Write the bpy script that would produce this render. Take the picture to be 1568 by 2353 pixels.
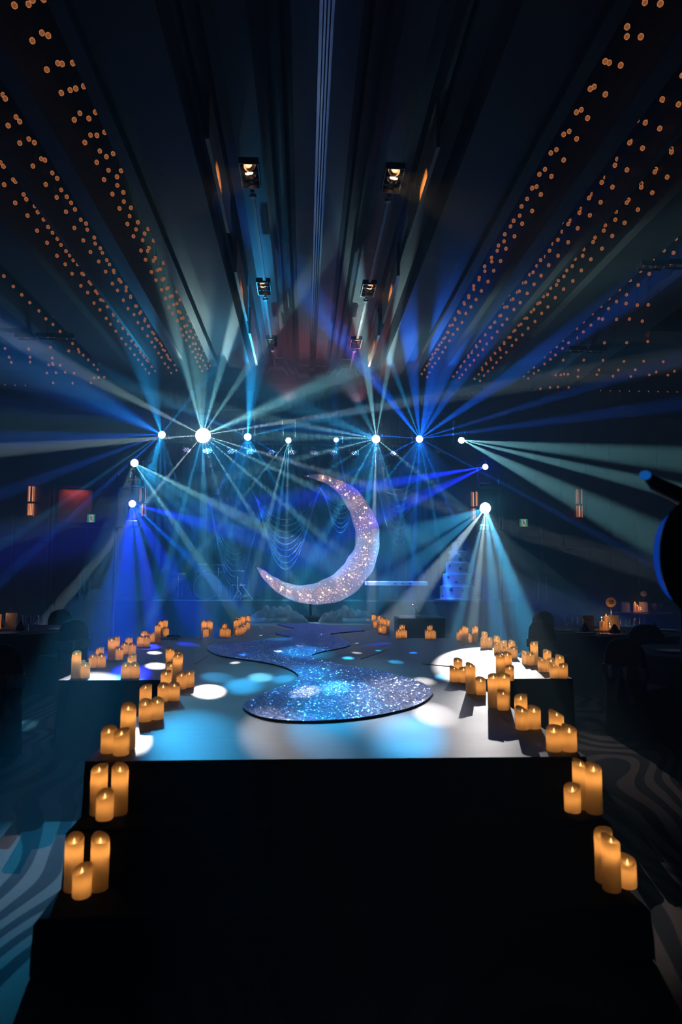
import bpy, math, random
from mathutils import Vector, Matrix, Euler
random.seed(7)
scene = bpy.context.scene
for o in list(bpy.data.objects): bpy.data.objects.remove(o)
COL = scene.collection
PI = math.pi

# ---------------------------------------------------------------- camera
FPX = 2353 * 24 / 36
CAM = Vector((0, 0, 1.58))
CM = Matrix.Rotation(-math.radians(3.06), 3, 'Z') @ Matrix.Rotation(PI/2 + math.radians(5.1), 3, 'X') @ Matrix.Rotation(.005, 3, 'Z')
cd = bpy.data.cameras.new('camera'); cam = bpy.data.objects.new('camera', cd); COL.objects.link(cam)
cd.sensor_fit = 'VERTICAL'; cd.sensor_height = 36; cd.sensor_width = 24; cd.lens = 24
cam.location = CAM; cam.rotation_euler = CM.to_euler()
cd.clip_start = .05; cd.clip_end = 200
cd.dof.use_dof = True; cd.dof.focus_distance = 9.5; cd.dof.aperture_fstop = 2.2
scene.camera = cam
# where a line of sight meets a level plane (z), a frontal plane (y)
def ray(px, py): return CM @ Vector(((px-784)/FPX, -(py-1176.5)/FPX, -1))
def UZ(px, py, z):
    d = ray(px, py); return CAM + d*((z-CAM.z)/d.z)
def UY(px, py, y):
    d = ray(px, py); return CAM + d*(y/d.y)
def PROJ(p):
    v = CM.transposed() @ (Vector(p)-CAM); return (784+FPX*v.x/-v.z, 1176.5-FPX*v.y/-v.z, -v.z)

# ---------------------------------------------------------------- world: unlit room filled with thin haze
w = bpy.data.worlds.new('world'); scene.world = w; w.use_nodes = True
nt = w.node_tree; nt.nodes.clear()
wo = nt.nodes.new('ShaderNodeOutputWorld'); bg = nt.nodes.new('ShaderNodeBackground')
bg.inputs[0].default_value = (0, 0, 0, 1)
vs = nt.nodes.new('ShaderNodeVolumeScatter'); vs.inputs['Color'].default_value = (.52, .86, 1, 1)
vs.inputs['Density'].default_value = .06
vs.inputs['Anisotropy'].default_value = 0
nt.links.new(bg.outputs[0], wo.inputs['Surface']); nt.links.new(vs.outputs[0], wo.inputs['Volume'])
w.cycles.homogeneous_volume = True
try: w.cycles.volume_sampling = 'EQUIANGULAR'
except Exception: pass
vsn = scene.view_settings
vsn.view_transform = 'Standard'; vsn.look = 'None'; vsn.exposure = 0; vsn.gamma = 1
cy = scene.cycles
cy.adaptive_threshold = .04; cy.adaptive_min_samples = 16
cy.max_bounces = 3; cy.diffuse_bounces = 2; cy.glossy_bounces = 2; cy.transmission_bounces = 4
cy.transparent_max_bounces = 8; cy.volume_bounces = 0
cy.sample_clamp_indirect = 3; cy.caustics_reflective = False; cy.caustics_refractive = False

# ---------------------------------------------------------------- moving-head stage lamps: place, lens colour, beams
# a beam = (where it points, half-angle in degrees, soft edge 0..1, colour, strength)
WH = (.72, .90, 1.0); CY = (.02, .42, 1.0); SKY = (.10, .60, 1.0); BL = (.005, .13, 1.0); DB = (.01, .025, 1.0); GR = (.34, .80, .92); TEAL = (.07, .50, .88)
STAGE_Z = .664
def A(px, py, y): return ('fan', px, py)        # a slit of the gobo wheel: a thin fan of light leaving the lamp that way
def S(px, py): return UZ(px, py, STAGE_Z)       # a point on the stage
def G(px, py): return UZ(px, py, 0)             # a point on the carpet
CANDLE_P, MOON_P, DOWN_P = 1.3, .65, 1.0
FAN_W, FAN_I, CONE_I = 1.2, .45, 1.0
LAMPS = []
def lamp(px, py, y, lens, halo, beams): LAMPS.append((UY(px, py, y), lens, halo, beams))
FILL = (.005, .30, .75); DFILL = (.004, .14, .75); FLOORB = (.10, .55, 1.0)
HWH = (.40, .72, .95); HBL = (.006, .12, .60); HCY = (.01, .28, .65); HTE = (.08, .42, .62)
lamp(371, 998, 14, SKY, (HBL, 4), [
  (A(150,880,9),4.5,.8,BL,416),(A(40,820,8),2.6,.9,CY,240),(A(340,860,11),4,.8,CY,304),(A(300,780,9),2.4,.8,CY,256),(A(430,925,12),1,.6,CY,256),
  (A(60,1010,8),2.6,.8,BL,384),(A(20,1320,8),1.0,.7,BL,672),(A(180,1130,10),.9,.7,CY,192),(A(150,1080,9),1.6,.9,BL,256),
  (A(330,1130,12),.8,.6,CY,240),(A(365,1170,12),1.0,.6,CY,272),(A(385,1140,12),.8,.6,BL,272),(A(415,1130,12),.8,.6,CY,240),
  (G(70,2030),2.4,.6,CY,1700),(S(470,1705),1.43,0.7,CY,385),(S(500,1556),0.77,0.75,CY,252)])
lamp(466, 1000, 13.9, WH, (HWH, 8), [
  (A(430,860,11),1.08,.7,GR,598),(A(455,760,9),2.88,.8,GR,390),(A(400,640,8),3.15,.9,GR,252),(A(505,860,11),1.17,.7,GR,598),(A(560,860,11),1.08,.7,GR,459),(A(520,700,8),3.60,.9,TEAL,206),
  (A(640,925,11),1.17,.7,GR,690),(A(780,870,9),2.16,.8,GR,413),(A(350,940,11),1.08,.8,WH,413),(A(330,1010,11),1.44,.8,WH,459),(A(560,985,12),0.99,.6,WH,575),(A(600,1040,11),0.99,.7,WH,575),
  (A(700,1110,10),1.17,.7,GR,690),(A(620,1130,10),1.08,.6,GR,598),(A(560,1150,10),0.99,.6,GR,598),(A(510,1160,10),1.08,.6,TEAL,598),(A(470,1180,10),2.34,.8,TEAL,459),(A(425,1150,10),1.26,.7,TEAL,552),(A(390,1090,11),0.99,.7,WH,505),
  (A(520,1300,0),26,.8,FILL,225),(A(640,1150,0),18,.8,FILL,168),(S(480,1588),0.69,0.65,WH,896),(S(670,1695),1.3,0.65,WH,230),(S(690,1487),0.33,0.85,WH,840)])
lamp(569, 1003, 14, CY, (HCY, 5.1), [
  (A(577,870,11.5),2.0,.6,CY,992),(A(590,800,10),3.4,.8,CY,384),(A(490,1150,11),1.0,.6,BL,528),(A(535,1200,11),.8,.6,CY,288),(A(570,1100,12),.8,.6,CY,352),(A(610,1160,11),1.0,.6,CY,416),(A(660,1150,11),1.0,.6,CY,416),(A(720,1090,11),1.0,.6,BL,416),
  (A(690,975,11),1.6,.8,CY,352),(A(470,960,11),1.2,.8,CY,320),(S(600,1556),0.66,0.75,SKY,252),(S(560,1575),0.88,0.85,CY,196),(S(760,1690),1.1,0.75,CY,324),(A(560,1300,0),24,.8,FILL,225),(S(650,1560),4.2,1,FLOORB,22),(S(600,1442),0.25,0.85,CY,616),(S(560,1508),0.39,0.85,BL,448)])
lamp(663, 1011, 14, WH, (HTE, 2.5), [
  (A(615,1200,11),1.2,.6,GR,384),(A(640,1190,11),1.0,.6,TEAL,384),(A(662,1230,11),1.3,.7,GR,368),(A(690,1180,11),1.0,.6,TEAL,384),(A(715,1160,11),.9,.6,GR,336),(A(600,1090,12),.9,.6,GR,288),
  (S(700,1500),2.2,1,CY,120),(S(640,1470),1.6,1,CY,90),(S(520,1450),0.25,0.75,WH,532),(S(600,1460),0.25,0.75,WH,532),(S(740,1460),0.22,0.85,WH,616),(S(640,1500),0.33,0.85,WH,504),(S(820,1500),0.39,0.75,WH,392),(S(540,1523),0.33,0.75,WH,420)])
lamp(773, 1010, 14, CY, (HBL, 1.4), [
  (A(758,1100,12),.8,.6,CY,304),(A(775,1110,12),.8,.6,CY,304),(A(792,1100,12),.8,.6,BL,416),
  (UZ(752,70,6.0),1.6,.8,BL,320),(S(780,1615),1.7,1,CY,150),(S(690,1560),1.8,1,CY,120),(S(820,1478),0.25,0.75,CY,616),(S(800,1512),0.44,0.75,CY,420),(S(910,1521),0.5,0.75,CY,364),(S(650,1560),0.55,0.85,CY,308),(S(900,1452),0.22,0.75,CY,532),(S(870,1495),0.28,0.75,CY,476)])
lamp(865, 1008, 14, WH, (HWH, 4), [
  (A(560,1000,11),2.0,.8,GR,422),(A(600,960,10),1.6,.8,GR,422),(A(680,930,11),2.4,.9,TEAL,299),(A(700,1050,11),1.4,.8,GR,404),(A(740,1090,11),1.6,.8,TEAL,404),
  (A(845,860,11),1.4,.7,GR,668),(A(885,890,11.5),.9,.7,GR,457),(A(800,880,10),2.5,.9,TEAL,176),(A(845,1150,11),2.2,.7,TEAL,580),(A(860,1180,11),1.1,.6,WH,668),(A(805,1120,11),1.4,.7,TEAL,528),(A(960,1085,11.5),1.7,.7,GR,369),(A(905,1130,12),1,.7,TEAL,352),
  (A(790,1300,0),26,.8,FILL,225),(A(700,980,0),22,.8,FILL,150),(S(800,1570),4.5,1,FLOORB,24),(S(1000,1640),0.72,0.65,WH,476),(S(940,1610),2.09,1,WH,92),(S(770,1585),0.66,0.85,SKY,420),(S(700,1595),0.55,0.85,WH,392),(S(975,1565),0.5,0.85,WH,336)])
lamp(965, 1008, 14, BL, (HBL, 4.6), [
  (A(860,880,11),1.08,.6,BL,985),(A(790,770,9),1.44,.7,BL,739),(A(905,850,11),0.90,.6,CY,404),(A(950,860,11),1.98,.8,BL,739),(A(1000,830,10),1.98,.7,BL,915),(A(1060,760,9),2.34,.8,BL,739),(A(1130,760,9),1.98,.8,BL,580),(A(1150,880,10),1.44,.7,BL,756),(A(1220,930,10),1.08,.7,BL,580),(A(1400,950,9),1.17,.8,BL,580),
  (A(860,1000,12),1.08,.7,BL,633),(A(840,1070,11),0.99,.7,BL,739),(A(880,1110,11),0.81,.6,CY,369),(A(925,1170,11),0.90,.6,CY,334),(A(955,1190,11),0.90,.6,BL,668),(A(1000,1190,11),0.81,.6,CY,352),(A(1030,1160,11),0.81,.6,BL,598),(A(1080,1070,12),0.72,.7,BL,404),
  (A(960,1300,0),30,.8,DFILL,262),(S(940,1690),0.99,0.85,CY,304),(S(1020,1555),0.44,0.75,CY,364),(S(950,1500),0.33,0.75,BL,504)])
lamp(1062, 1011, 13.6, WH, (HTE, 1), [
  (A(1568,1056,0),2.3,.7,GR,560),(A(1568,1130,0),1.5,.6,GR,640),(A(1480,1224,0),3.2,.6,GR,620)])
lamp(308, 1063, 13.6, WH, (HTE, 1.1), [
  (A(400,1110,11.5),2.00,.6,GR,716),(A(540,1220,9),3.00,.8,TEAL,422),(A(430,1180,10),4.00,.8,TEAL,294),(A(380,1170,11),1.50,.6,GR,486),(A(480,1330,8.5),4.25,.9,SKY,192),
  (S(450,1640),1.87,1,SKY,73),(S(360,1530),0.72,0.65,WH,420),(S(355,1500),0.61,0.65,WH,420),(S(310,1700),0.47,0.5,WH,616),(G(40,1670),1.3,.6,SKY,500),(G(100,1960),1.6,.7,WH,420)])
lamp(303, 1157, 13.6, DB, (DB, 5), [
  (A(290,1330,11),4.50,.7,DB,1728),(A(335,1320,11),3.30,.7,DB,1728),(A(260,1330,11),3.75,.9,DB,561),(A(420,1190,11),3.30,.8,DB,1122),(A(390,1240,11),1.80,.7,BL,712),(A(400,1330,10),4.50,.9,DB,820),
  (S(340,1485),1.21,0.95,DB,420),(S(300,1545),1.1,0.85,DB,336),(S(430,1480),1.1,1,DB,280)])
lamp(1117, 1072, 13.6, DB, (DB, 2.5), [
  (A(980,1095,11),2.0,.7,DB,1456),(A(990,1135,11),2.0,.6,DB,1456),(A(900,1160,9),1.4,.7,DB,594),(A(860,1120,9),2.2,.8,DB,525),(S(870,1480),1.1,1,DB,252)])
lamp(1117, 1167, 13.3, WH, (HTE, 6), [
  (A(960,1230,10.5),6.75,.8,TEAL,576),(A(1020,1290,10.5),3.60,.6,WH,733),(A(950,1300,9.5),3.60,.7,TEAL,524),(A(1080,1320,11),1.50,.6,TEAL,733),(A(1100,1320,11),1.80,.6,WH,576),(A(1130,1310,11),2.70,.6,TEAL,838),(A(1175,1330,10.5),3.30,.6,TEAL,838),(A(1190,1400,10),3.90,.8,TEAL,576),
  (S(1110,1515),4.2,.12,WH,420),(S(1230,1550),2.16,.2,WH,336),(S(1165,1650),2.7,0.75,WH,72),(S(1000,1700),2.31,1,WH,48),(G(1430,1750),3.0,.7,WH,93)])
def make_light(name, typ, loc, energy, color=(1, 1, 1), parent=None, radius=.01):
    ld = bpy.data.lights.new(name, typ); ld.energy = energy; ld.color = color
    if hasattr(ld, 'shadow_soft_size'): ld.shadow_soft_size = radius
    o = bpy.data.objects.new(name, ld); COL.objects.link(o); o.location = loc; o.parent = parent
    return o
LAMP_I = 500.0
def beam_light(name, pos, halo, beams, parent):
    """point source behind a gobo: its strength depends on the direction it shines in"""
    o = make_light(name, 'POINT', (0, 0, 0), 4*PI*LAMP_I, parent=parent, radius=0.0)
    ld = o.data; ld.use_nodes = True; t = ld.node_tree; t.nodes.clear()
    out = t.nodes.new('ShaderNodeOutputLight'); em = t.nodes.new('ShaderNodeEmission'); tc = t.nodes.new('ShaderNodeNewGeometry')
    t.links.new(em.outputs[0], out.inputs[0])
    hc, hs = halo
    P0 = Vector(pos); v = (P0-CAM).normalized()          # wheel axis: the lamp faces the hall
    N = t.nodes.new; L = t.links.new
    # direction split into the part along the axis and the part across it
    dv = N('ShaderNodeVectorMath'); dv.operation = 'DOT_PRODUCT'; dv.inputs[1].default_value = v; L(tc.outputs['Incoming'], dv.inputs[0])
    sv = N('ShaderNodeVectorMath'); sv.operation = 'SCALE'; sv.inputs[0].default_value = v; L(dv.outputs['Value'], sv.inputs['Scale'])
    pv_ = N('ShaderNodeVectorMath'); pv_.operation = 'SUBTRACT'; L(tc.outputs['Incoming'], pv_.inputs[0]); L(sv.outputs[0], pv_.inputs[1])
    pn = N('ShaderNodeVectorMath'); pn.operation = 'NORMALIZE'; L(pv_.outputs[0], pn.inputs[0])
    w1 = N('ShaderNodeMapRange'); w1.interpolation_type = 'SMOOTHSTEP'; w1.inputs[1].default_value = -.60; w1.inputs[2].default_value = -.25; L(dv.outputs['Value'], w1.inputs[0])
    w2 = N('ShaderNodeMapRange'); w2.interpolation_type = 'SMOOTHSTEP'; w2.inputs[1].default_value = .13; w2.inputs[2].default_value = -.02; L(dv.outputs['Value'], w2.inputs[0])
    ww = N('ShaderNodeMath'); ww.operation = 'MULTIPLY'; L(w1.outputs[0], ww.inputs[0]); L(w2.outputs[0], ww.inputs[1])
    def lobes(items, src, start):
        prev = None
        for (d, c0_, c1_, col) in items:
            dot = N('ShaderNodeVectorMath'); dot.operation = 'DOT_PRODUCT'; dot.inputs[1].default_value = d; L(src, dot.inputs[0])
            mr = N('ShaderNodeMapRange'); mr.interpolation_type = 'SMOOTHSTEP'; mr.inputs[1].default_value = c0_; mr.inputs[2].default_value = c1_; L(dot.outputs['Value'], mr.inputs[0])
            ma = N('ShaderNodeVectorMath'); ma.operation = 'MULTIPLY_ADD'; L(mr.outputs[0], ma.inputs[0]); ma.inputs[1].default_value = col
            if prev is None: ma.inputs[2].default_value = start
            else: L(prev.outputs[0], ma.inputs[2])
            prev = ma
        return prev
    lows, ups, cones = [], [], []
    for (tgt, half, soft, col, st) in beams:
        if isinstance(tgt, tuple):
            q = UY(tgt[1], tgt[2], P0.y)-P0; d = (q-v*q.dot(v)).normalized(); up = d.z > .35; a = math.radians(half*FAN_W*(1.7 if up else 1))
            (ups if up else lows).append((d, math.cos(a*1.5), math.cos(a*.1), [c*st*FAN_I*(.42 if up else 1)/LAMP_I for c in col]))
        else:
            d = (Vector(tgt)-P0).normalized(); a = math.radians(half)
            cones.append((d, math.cos(a*(1+soft*.5)), math.cos(a*max(0, 1-soft)), [c*st*CONE_I/LAMP_I for c in col]))
    # fans aimed upwards lean out over the hall, the others stay across the stage
    w3 = N('ShaderNodeMapRange'); w3.interpolation_type = 'SMOOTHSTEP'; w3.inputs[1].default_value = -.94; w3.inputs[2].default_value = -.68; L(dv.outputs['Value'], w3.inputs[0])
    w4 = N('ShaderNodeMath'); w4.operation = 'MULTIPLY'; L(w3.outputs[0], w4.inputs[0]); L(w2.outputs[0], w4.inputs[1])
    fsum = None
    for grp, win in ((lows, ww), (ups, w4)):
        if not grp: continue
        f_ = lobes(grp, pn.outputs[0], (0, 0, 0))
        fq = N('ShaderNodeVectorMath'); fq.operation = 'SCALE'; L(f_.outputs[0], fq.inputs[0]); L(win.outputs[0], fq.inputs['Scale'])
        if fsum is None: fsum = fq
        else:
            fs = N('ShaderNodeVectorMath'); fs.operation = 'ADD'; L(fsum.outputs[0], fs.inputs[0]); L(fq.outputs[0], fs.inputs[1]); fsum = fs
    fw = fsum
    h0 = [c*hs*.55/LAMP_I for c in hc]
    prev = N('ShaderNodeVectorMath'); prev.operation = 'ADD'; L(fw.outputs[0], prev.inputs[0])
    if cones: L(lobes(cones, tc.outputs['Incoming'], h0).outputs[0], prev.inputs[1])
    else: prev.inputs[1].default_value = h0
    t.links.new(prev.outputs[0], em.inputs[0]); em.inputs[1].default_value = 1
    return o

# ---------------------------------------------------------------- materials
MATS = {}
def mat(name, col=(.5, .5, .5), rough=.6, metal=0, emit=None, es=0, spec=.5, bump=None, var=0, vscale=8, trans=0, alpha=1, ior=1.45, sheen=0):
    if name in MATS: return MATS[name]
    m = bpy.data.materials.new(name); MATS[name] = m; m.use_nodes = True
    t = m.node_tree; b = t.nodes['Principled BSDF']; L = t.links.new
    b.inputs['Base Color'].default_value = (*col, 1); b.inputs['Roughness'].default_value = rough; b.inputs['Metallic'].default_value = metal
    b.inputs['Specular IOR Level'].default_value = spec; b.inputs['IOR'].default_value = ior
    b.inputs['Transmission Weight'].default_value = trans; b.inputs['Alpha'].default_value = alpha
    if sheen: b.inputs['Sheen Weight'].default_value = sheen
    if emit: b.inputs['Emission Color'].default_value = (*emit, 1); b.inputs['Emission Strength'].default_value = es
    if bump or var:
        tc = t.nodes.new('ShaderNodeTexCoord'); n = t.nodes.new('ShaderNodeTexNoise'); L(tc.outputs['Object'], n.inputs['Vector'])
        n.inputs['Scale'].default_value = bump[0] if bump else vscale; n.inputs['Detail'].default_value = 4
        if bump:
            bp = t.nodes.new('ShaderNodeBump'); bp.inputs['Strength'].default_value = bump[1]; bp.inputs['Distance'].default_value = .01
            L(n.outputs['Fac'], bp.inputs['Height']); L(bp.outputs[0], b.inputs['Normal'])
        if var:
            n2 = t.nodes.new('ShaderNodeTexNoise'); n2.inputs['Scale'].default_value = vscale; L(tc.outputs['Object'], n2.inputs['Vector'])
            mx = t.nodes.new('ShaderNodeMix'); mx.data_type = 'RGBA'
            mx.inputs[6].default_value = (*[c*(1-var) for c in col], 1); mx.inputs[7].default_value = (*[min(1, c*(1+var)) for c in col], 1)
            L(n2.outputs['Fac'], mx.inputs[0]); L(mx.outputs[2], b.inputs['Base Color'])
    m.cycles.emission_sampling = 'NONE'
    return m
def emis(name, col, st):
    if name in MATS: return MATS[name]
    m = bpy.data.materials.new(name); MATS[name] = m; m.use_nodes = True; t = m.node_tree; t.nodes.clear()
    o = t.nodes.new('ShaderNodeOutputMaterial'); e = t.nodes.new('ShaderNodeEmission')
    e.inputs[0].default_value = (*col, 1); e.inputs[1].default_value = st; t.links.new(e.outputs[0], o.inputs[0])
    m.cycles.emission_sampling = 'NONE'
    return m

# ---------------------------------------------------------------- mesh building
class MB:
    def __init__(s): s.v = []; s.f = []
    def add(s, v, f):
        k = len(s.v); s.v += [tuple(p) for p in v]; s.f += [tuple(i+k for i in q) for q in f]; return s
    def box(s, x0, x1, y0, y1, z0, z1, M=None):
        v = [Vector((x, y, z)) for z in (z0, z1) for y in (y0, y1) for x in (x0, x1)]
        if M is not None: v = [M @ p for p in v]
        return s.add(v, [(0, 2, 3, 1), (4, 5, 7, 6), (0, 1, 5, 4), (2, 6, 7, 3), (0, 4, 6, 2), (1, 3, 7, 5)])
    def bbox(s, x0, x1, y0, y1, z0, z1, b=.01, M=None):
        """box with chamfered upright and top edges"""
        o = [(x0+b, y0), (x1-b, y0), (x1, y0+b), (x1, y1-b), (x1-b, y1), (x0+b, y1), (x0, y1-b), (x0, y0+b)]
        i = [(min(max(x, x0+b), x1-b), min(max(y, y0+b), y1-b)) for x, y in o]
        return s.loft([[(x, y, z0) for x, y in o], [(x, y, z1-b) for x, y in o], [(x, y, z1) for x, y in i]], M=M)
    def loft(s, rings, closed=True, caps=True, M=None):
        n = len(rings[0]); v = [Vector(p) for r in rings for p in r]
        if M is not None: v = [M @ p for p in v]
        f = []
        for a in range(len(rings)-1):
            for j in range(n if closed else n-1):
                k = (j+1) % n; f.append((a*n+j, a*n+k, (a+1)*n+k, (a+1)*n+j))
        if caps and closed:
            f.append(tuple(range(n-1, -1, -1))); f.append(tuple(range((len(rings)-1)*n, len(rings)*n)))
        return s.add(v, f)
    def lathe(s, prof, seg=16, M=None, caps=True, wob=None):
        rings = []
        for (r, z) in prof:
            rings.append([((r+(wob(2*PI*j/seg, z) if wob else 0))*math.cos(2*PI*j/seg), (r+(wob(2*PI*j/seg, z) if wob else 0))*math.sin(2*PI*j/seg), z) for j in range(seg)])
        return s.loft(rings, True, caps, M)
    def tube(s, pts, r, seg=6):
        pts = [Vector(p) for p in pts]; rings = []
        for i, p in enumerate(pts):
            d = (pts[min(i+1, len(pts)-1)]-pts[max(i-1, 0)]).normalized()
            a = d.cross(Vector((0, 0, 1)) if abs(d.z) < .9 else Vector((1, 0, 0))).normalized(); b = d.cross(a)
            rr = r[i] if isinstance(r, (list, tuple)) else r
            rings.append([p+a*(rr*math.cos(2*PI*j/seg))+b*(rr*math.sin(2*PI*j/seg)) for j in range(seg)])
        return s.loft(rings)
    def prism(s, poly, z0, z1, M=None):
        return s.loft([[(x, y, z0) for x, y in poly], [(x, y, z1) for x, y in poly]], M=M)
    def sphere(s, c, r, u=10, vv=6, sz=1, M=None):
        prof = [(max(1e-4, r*math.sin(PI*k/vv)), -r*sz*math.cos(PI*k/vv)) for k in range(vv+1)]
        T = Matrix.Translation(c)
        return s.lathe(prof, u, M=(M @ T if M is not None else T), caps=False)
    def mesh(s, name):
        me = bpy.data.meshes.new(name); me.from_pydata(s.v, [], s.f); me.update(); return me
    def build(s, name, m, parent=None, smooth=False, loc=None, angle=40):
        me = s.mesh(name)
        if m: me.materials.append(m)
        if smooth:
            me.polygons.foreach_set('use_smooth', [True]*len(me.polygons))
            try: me.set_sharp_from_angle(angle=math.radians(angle))
            except Exception: pass
        o = bpy.data.objects.new(name, me); COL.objects.link(o); o.parent = parent
        if loc is not None: o.location = loc
        return o
def tag(o, label, cat, group=None, kind=None):
    o['label'] = label
    if cat: o['category'] = cat
    if group: o['group'] = group
    if kind: o['kind'] = kind
    return o
def thing(name, label, cat, loc=(0, 0, 0), rz=0, group=None):
    o = bpy.data.objects.new(name, None); COL.objects.link(o); o.location = loc; o.rotation_euler = (0, 0, rz)
    o.empty_display_size = .05
    return tag(o, label, cat, group)
def struct(o): o['kind'] = 'structure'; return o
def clone(o, parent=None, loc=None, rz=None):
    c = o.copy(); COL.objects.link(c); c.parent = parent
    if loc is not None: c.location = loc
    if rz is not None: c.rotation_euler = (0, 0, rz)
    for ch in list(o.children): clone(ch, c)
    return c
def T(x, y, z): return Matrix.Translation((x, y, z))
def RX(a): return Matrix.Rotation(a, 4, 'X')
def RY(a): return Matrix.Rotation(a, 4, 'Y')
def RZ(a): return Matrix.Rotation(a, 4, 'Z')
def spline(pts, n=6, closed=True):
    out = []; N = len(pts)
    for i in range(N if closed else N-1):
        p = [Vector(pts[(i+k) % N] if closed else pts[min(max(i+k, 0), N-1)]) for k in (-1, 0, 1, 2)]
        for j in range(n):
            t = j/n
            out.append(.5*((2*p[1])+(p[2]-p[0])*t+(2*p[0]-5*p[1]+4*p[2]-p[3])*t*t+(3*p[1]-p[0]-3*p[2]+p[3])*t**3))
    if not closed: out.append(Vector(pts[-1]))
    return out
# ---------------------------------------------------------------- carpet and walls
def carpet_mat():
    m = bpy.data.materials.new('carpet'); m.use_nodes = True; t = m.node_tree; b = t.nodes['Principled BSDF']; L = t.links.new
    N = t.nodes.new
    tc = N('ShaderNodeTexCoord'); mp = N('ShaderNodeMapping'); mp.inputs['Scale'].default_value = (1, .55, 1); L(tc.outputs['Object'], mp.inputs[0])
    n = N('ShaderNodeTexNoise'); n.inputs['Scale'].default_value = .72; n.inputs['Detail'].default_value = 1.2; n.inputs['Roughness'].default_value = .35; n.inputs['Distortion'].default_value = .5
    L(mp.outputs[0], n.inputs['Vector'])
    sx = N('ShaderNodeSeparateXYZ'); L(tc.outputs['Object'], sx.inputs[0])
    m1 = N('ShaderNodeMath'); m1.operation = 'MULTIPLY'; m1.inputs[1].default_value = 13; L(n.outputs['Fac'], m1.inputs[0])
    m2 = N('ShaderNodeMath'); m2.operation = 'MULTIPLY_ADD'; m2.inputs[1].default_value = 4.2; L(sx.outputs['X'], m2.inputs[0]); L(m1.outputs[0], m2.inputs[2])
    fr = N('ShaderNodeMath'); fr.operation = 'PINGPONG'; fr.inputs[1].default_value = .5; L(m2.outputs[0], fr.inputs[0])
    n3 = N('ShaderNodeTexNoise'); n3.inputs['Scale'].default_value = 60; L(tc.outputs['Object'], n3.inputs['Vector'])
    ad = N('ShaderNodeMath'); ad.operation = 'MULTIPLY_ADD'; ad.inputs[1].default_value = .05; L(n3.outputs['Fac'], ad.inputs[0]); L(fr.outputs[0], ad.inputs[2])
    st = N('ShaderNodeMapRange'); st.inputs[1].default_value = .255; st.inputs[2].default_value = .285; L(ad.outputs[0], st.inputs[0])
    n2 = N('ShaderNodeTexNoise'); n2.inputs['Scale'].default_value = 220; n2.inputs['Detail'].default_value = 2; L(tc.outputs['Object'], n2.inputs['Vector'])
    mx = N('ShaderNodeMix'); mx.data_type = 'RGBA'; mx.inputs[6].default_value = (.014, .015, .019, 1); mx.inputs[7].default_value = (.19, .145, .125, 1); L(st.outputs[0], mx.inputs[0])
    mu = N('ShaderNodeMix'); mu.data_type = 'RGBA'; mu.blend_type = 'MULTIPLY'; mu.inputs[0].default_value = .7; L(mx.outputs[2], mu.inputs[6])
    cr = N('ShaderNodeMapRange'); cr.inputs[1].default_value = .3; cr.inputs[2].default_value = .7; cr.inputs[3].default_value = .5; cr.inputs[4].default_value = 1.3; L(n2.outputs['Fac'], cr.inputs[0])
    L(cr.outputs[0], mu.inputs[7]); L(mu.outputs[2], b.inputs['Base Color'])
    bp = N('ShaderNodeBump'); bp.inputs['Strength'].default_value = .5; bp.inputs['Distance'].default_value = .006; L(n2.outputs['Fac'], bp.inputs['Height']); L(bp.outputs[0], b.inputs['Normal'])
    b.inputs['Roughness'].default_value = .95; b.inputs['Specular IOR Level'].default_value = .1
    return m
CX = .22                                    # centre line of the hall
WL, WR, WB, WF = -10.5, 11, 17.2, -5
CEIL = 7.1
M_wall = mat('wall_panelling', (.075, .055, .05), .6, var=.25, vscale=3)
M_walld = mat('wall_dark', (.03, .026, .028), .7)
M_ceil = mat('ceiling_paint', (.022, .02, .02), .8, var=.2, vscale=2)
M_beam = mat('ceiling_beam_paint', (.042, .036, .035), .7, var=.15, vscale=2)
M_black = mat('black_metal', (.012, .012, .013), .5)
M_cloth = mat('black_cloth', (.008, .009, .012), .85, bump=(60, .2), sheen=.02)
M_wood = mat('dark_wood', (.04, .025, .02), .45, var=.3, vscale=5)
fl = struct(MB().box(WL, WR, WF, WB, -.2, 0).build('floor', carpet_mat()))
wb = struct(MB().box(WL, WR, WB, WB+.2, 0, CEIL).build('wall_back', M_walld))
struct(MB().box(WL-.2, WL, WF, WB, 0, CEIL).build('wall_left', M_wall))
struct(MB().box(WR, WR+.2, WF, WB, 0, CEIL).build('wall_right', M_wall))
struct(MB().box(WL, WR, WF-.2, WF, 0, CEIL).build('wall_front', M_wall))
# tall panels of the back wall, upper and lower row, with dark joints between them
def wx(px, y=WB): return UY(px, 1200, y).x
def wz(py, px=784, y=WB): return UY(px, py, y).z
pz = wz(1256, 1450)
edges = [1168, 1232, 1290, 1346, 1402, 1460, 1516, 1574, 1632]
for a, b in zip(edges[:-1], edges[1:]):
    x0, x1 = wx(a)+.025, wx(b)-.025
    MB().bbox(x0, x1, -.05, .0, 0, wz(945, a)-pz-.03, .012).build('wall_panel', M_wall, wb, loc=(0, WB, pz+.03))
    MB().bbox(x0, x1, -.05, .0, .12, pz-.03, .012).build('wall_panel', M_wall, wb, loc=(0, WB, 0))
for a, b in zip([-60, 36, 118], [34, 116, 126]):
    x0, x1 = wx(a)+.025, wx(b)-.025
    MB().bbox(x0, x1, -.05, .0, 0, wz(1070, a)-pz-.03, .012).build('wall_panel', M_wall, wb, loc=(0, WB, pz+.03))
    MB().bbox(x0, x1, -.05, .0, .12, pz-.03, .012).build('wall_panel', M_wall, wb, loc=(0, WB, 0))
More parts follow.
